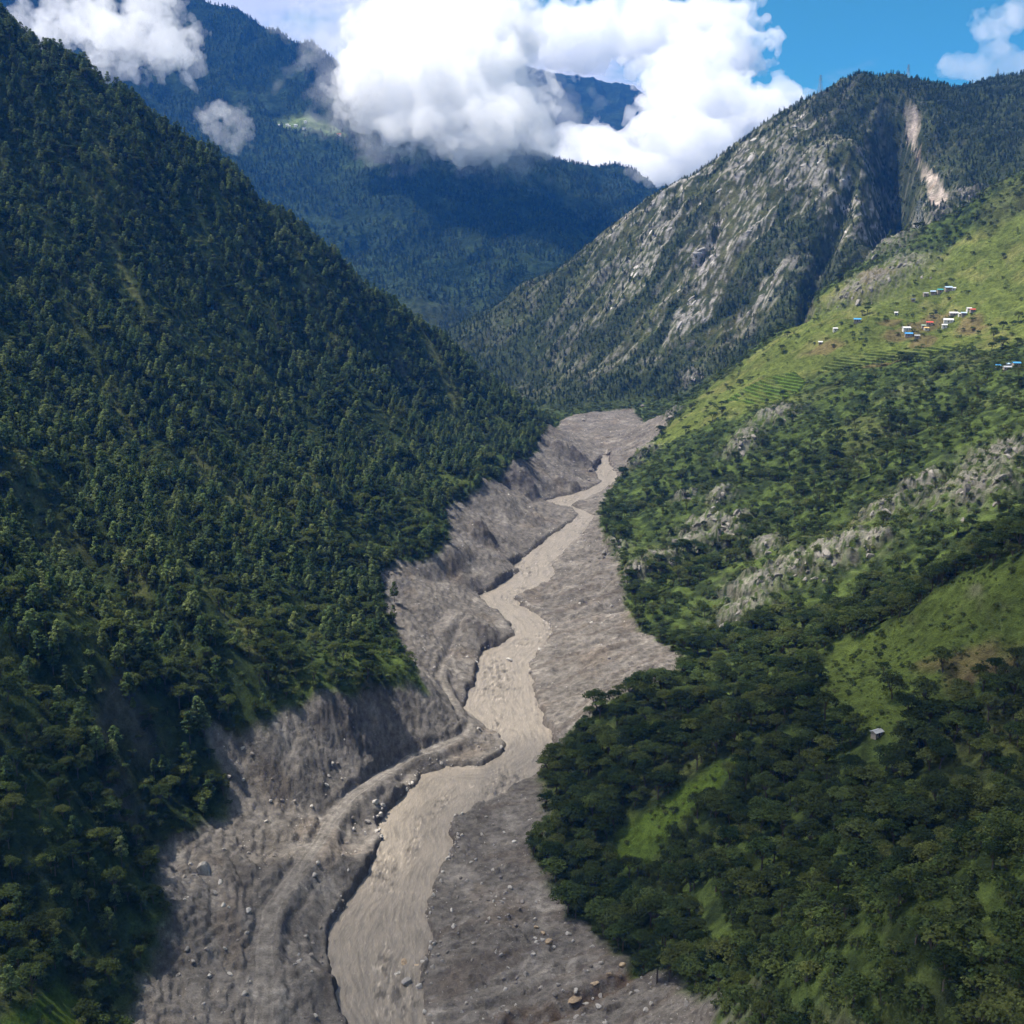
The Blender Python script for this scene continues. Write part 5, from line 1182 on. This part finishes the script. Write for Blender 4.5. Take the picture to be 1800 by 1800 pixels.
# terraced fields below the village: each step a piece of its own
def terraces(poly, label, tint):
    x0, y0 = poly.min(0) - 4; x1, y1 = poly.max(0) + 4
    TX, TY = [a.ravel() for a in np.meshgrid(np.arange(x0, x1, 1.1), np.arange(y0, y1, 1.1), indexing='ij')]
    nx, ny = len(np.arange(x0, x1, 1.1)), len(np.arange(y0, y1, 1.1))
    tn = base_h(TX, TY) + 1.2 * fbm(TX / 45, TY / 45, 2, 197) + .3 * fbm(TX / 9, TY / 9, 2, 198)
    STEP = 2.3; lv = np.floor(tn / STEP); fr_ = tn / STEP - lv
    tz = (lv + sstep(.70, 1.0, fr_) * .96 + .02 * fr_) * STEP + .4
    tsd = sdist(TX, TY, poly, 20.0); tz -= 4.0 * sstep(-2.5, 2.5, tsd)
    ti = np.arange(nx * ny).reshape(nx, ny); TQ = np.stack([ti[:-1, :-1], ti[1:, :-1], ti[1:, 1:], ti[:-1, 1:]], -1).reshape(-1, 4)
    TQ = TQ[(tsd[TQ] < 2.5).all(1)]
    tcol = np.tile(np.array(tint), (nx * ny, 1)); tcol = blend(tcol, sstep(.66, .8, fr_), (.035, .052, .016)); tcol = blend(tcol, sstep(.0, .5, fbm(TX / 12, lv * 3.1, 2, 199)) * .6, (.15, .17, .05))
    troot = bpy.data.objects.new('terraced_field', None); COL.objects.link(troot); tag(troot, label, 'field')
    lvq = np.round(lv[TQ].mean(1)).astype(int)
    for L_ in np.unique(lvq):
        f = TQ[lvq == L_]
        if len(f) < 6: continue
        u_, inv = np.unique(f, return_inverse=True)
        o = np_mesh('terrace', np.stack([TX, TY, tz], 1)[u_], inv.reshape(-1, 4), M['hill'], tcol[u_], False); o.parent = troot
terraces(TERRACE, 'bright green terraced field on the shoulder left of the village', (.095, .150, .026))
terraces(TERRACE2, 'long green terraced field below the village houses', (.110, .140, .034))
# lattice pylons
def bar(V, Fc, a, b, r):
    a, b = np.array(a, float), np.array(b, float); d = b - a; d /= np.linalg.norm(d)
    s = np.cross(d, (0.3, .2, .93)); s /= np.linalg.norm(s); t = np.cross(d, s); n = len(V)
    for p in (a, b):
        for q in ((1, 1), (-1, 1), (-1, -1), (1, -1)): V.append(tuple(p + (s * q[0] + t * q[1]) * r))
    Fc += [(n + i, n + (i + 1) % 4, n + 4 + (i + 1) % 4, n + 4 + i) for i in range(4)] + [(n, n + 1, n + 2, n + 3), (n + 7, n + 6, n + 5, n + 4)]
def pylon(p, h, label, r=.16):
    e = bpy.data.objects.new('pylon', None); COL.objects.link(e); e.location = p; tag(e, label, 'pylon', 'power line pylons'); e.rotation_euler = (0, 0, .5)
    w = lambda t: h * (.115 * (1 - t) ** 1.3 + .016)
    cs = ((1, 1), (-1, 1), (-1, -1), (1, -1))
    for cx, cy_ in cs:
        V, Fc = [], []
        for k in range(6):
            t0, t1 = k / 6, (k + 1) / 6; bar(V, Fc, (cx * w(t0), cy_ * w(t0), h * t0 - (2 if k == 0 else 0)), (cx * w(t1), cy_ * w(t1), h * t1), r)
        mesh_obj('leg', V, Fc, STEEL, e)
    V, Fc = [], []
    for k in range(8):
        t0, t1 = k / 8, (k + 1) / 8
        for i in range(4):
            a, b = cs[i], cs[(i + 1) % 4]
            bar(V, Fc, (a[0] * w(t0), a[1] * w(t0), h * t0), (b[0] * w(t1), b[1] * w(t1), h * t1), r * .6); bar(V, Fc, (b[0] * w(t0), b[1] * w(t0), h * t0), (a[0] * w(t1), a[1] * w(t1), h * t1), r * .6)
    mesh_obj('bracing', V, Fc, STEEL, e)
    for t, l in ((.68, .19), (.80, .16), (.92, .12)):
        V, Fc = [], []
        for s in (-1, 1):
            for q in (-1, 1): bar(V, Fc, (s * w(t), q * w(t), h * t), (s * h * l, 0, h * t + .3), r * .7)
            bar(V, Fc, (s * w(t), 0, h * t + h * .03), (s * h * l, 0, h * t + .3), r * .7); bar(V, Fc, (s * h * l, 0, h * t + .3), (s * h * l, 0, h * t - h * .035), r * .5)
        mesh_obj('cross_arm', V, Fc, STEEL, e)
for (u, y_, h, lab, r) in [(1442, 2192, 30, 'pylon on the left shoulder of the mountain ridge against the cloud', .14), (1595, 2255, 24, 'pylon on the highest wooded summit', .14), (1752, 2525, 24, 'pylon on the wooded ridge at the right edge', .14), (1614, 1535, 46, 'tall lattice pylon behind the village hill crest in the shadowed bowl', .13), (1629, 1575, 38, 'lattice pylon right of the tall one in the shadowed bowl', .13)]:
    xx = at(u, 150 if y_ > 2000 else 390, y_)[0]; zz = lookup(np.array([xx]), np.array([float(y_)]), GZ)[0][0]
    pylon((xx, y_, zz), h, lab, r)
# single trees one can point to
for kn, u, v, s, var, lab in [('broadleaf_tree', 998, 1612, 1.05, 1, 'lone spreading tree at the foot of the right forest, over the grey fan'), ('broadleaf_tree', 1063, 1640, 1.15, 0, 'second tree rooted in the grey fan, right of the lone spreading one'), ('broadleaf_tree', 1155, 1728, .95, 2, 'left of two thin-trunked trees low in the dark forest foot'), ('broadleaf_tree', 1176, 1726, .95, 3, 'right of two thin-trunked trees low in the dark forest foot'), ('broadleaf_tree', 960, 1420, .62, 1, 'small tree leaning over the right bank debris'), ('broadleaf_tree', 968, 1345, .45, 3, 'small dark tree at the point where the right forest meets the river'),
                              ('pine_tree', 350, 1292, 1.0, 1, 'tall bare-stemmed pine at the top edge of the left debris'), ('pine_tree', 360, 1296, .9, 3, 'pine close beside the tall bare-stemmed one above the left debris'), ('pine_tree', 693, 1058, .8, 3, 'lone grey pine on the debris slope above the river bend')]:
    p = gsight([(u, v)])[0]; plant(kn, p[0], p[1], p[2] - .2, s, lab, None, var)
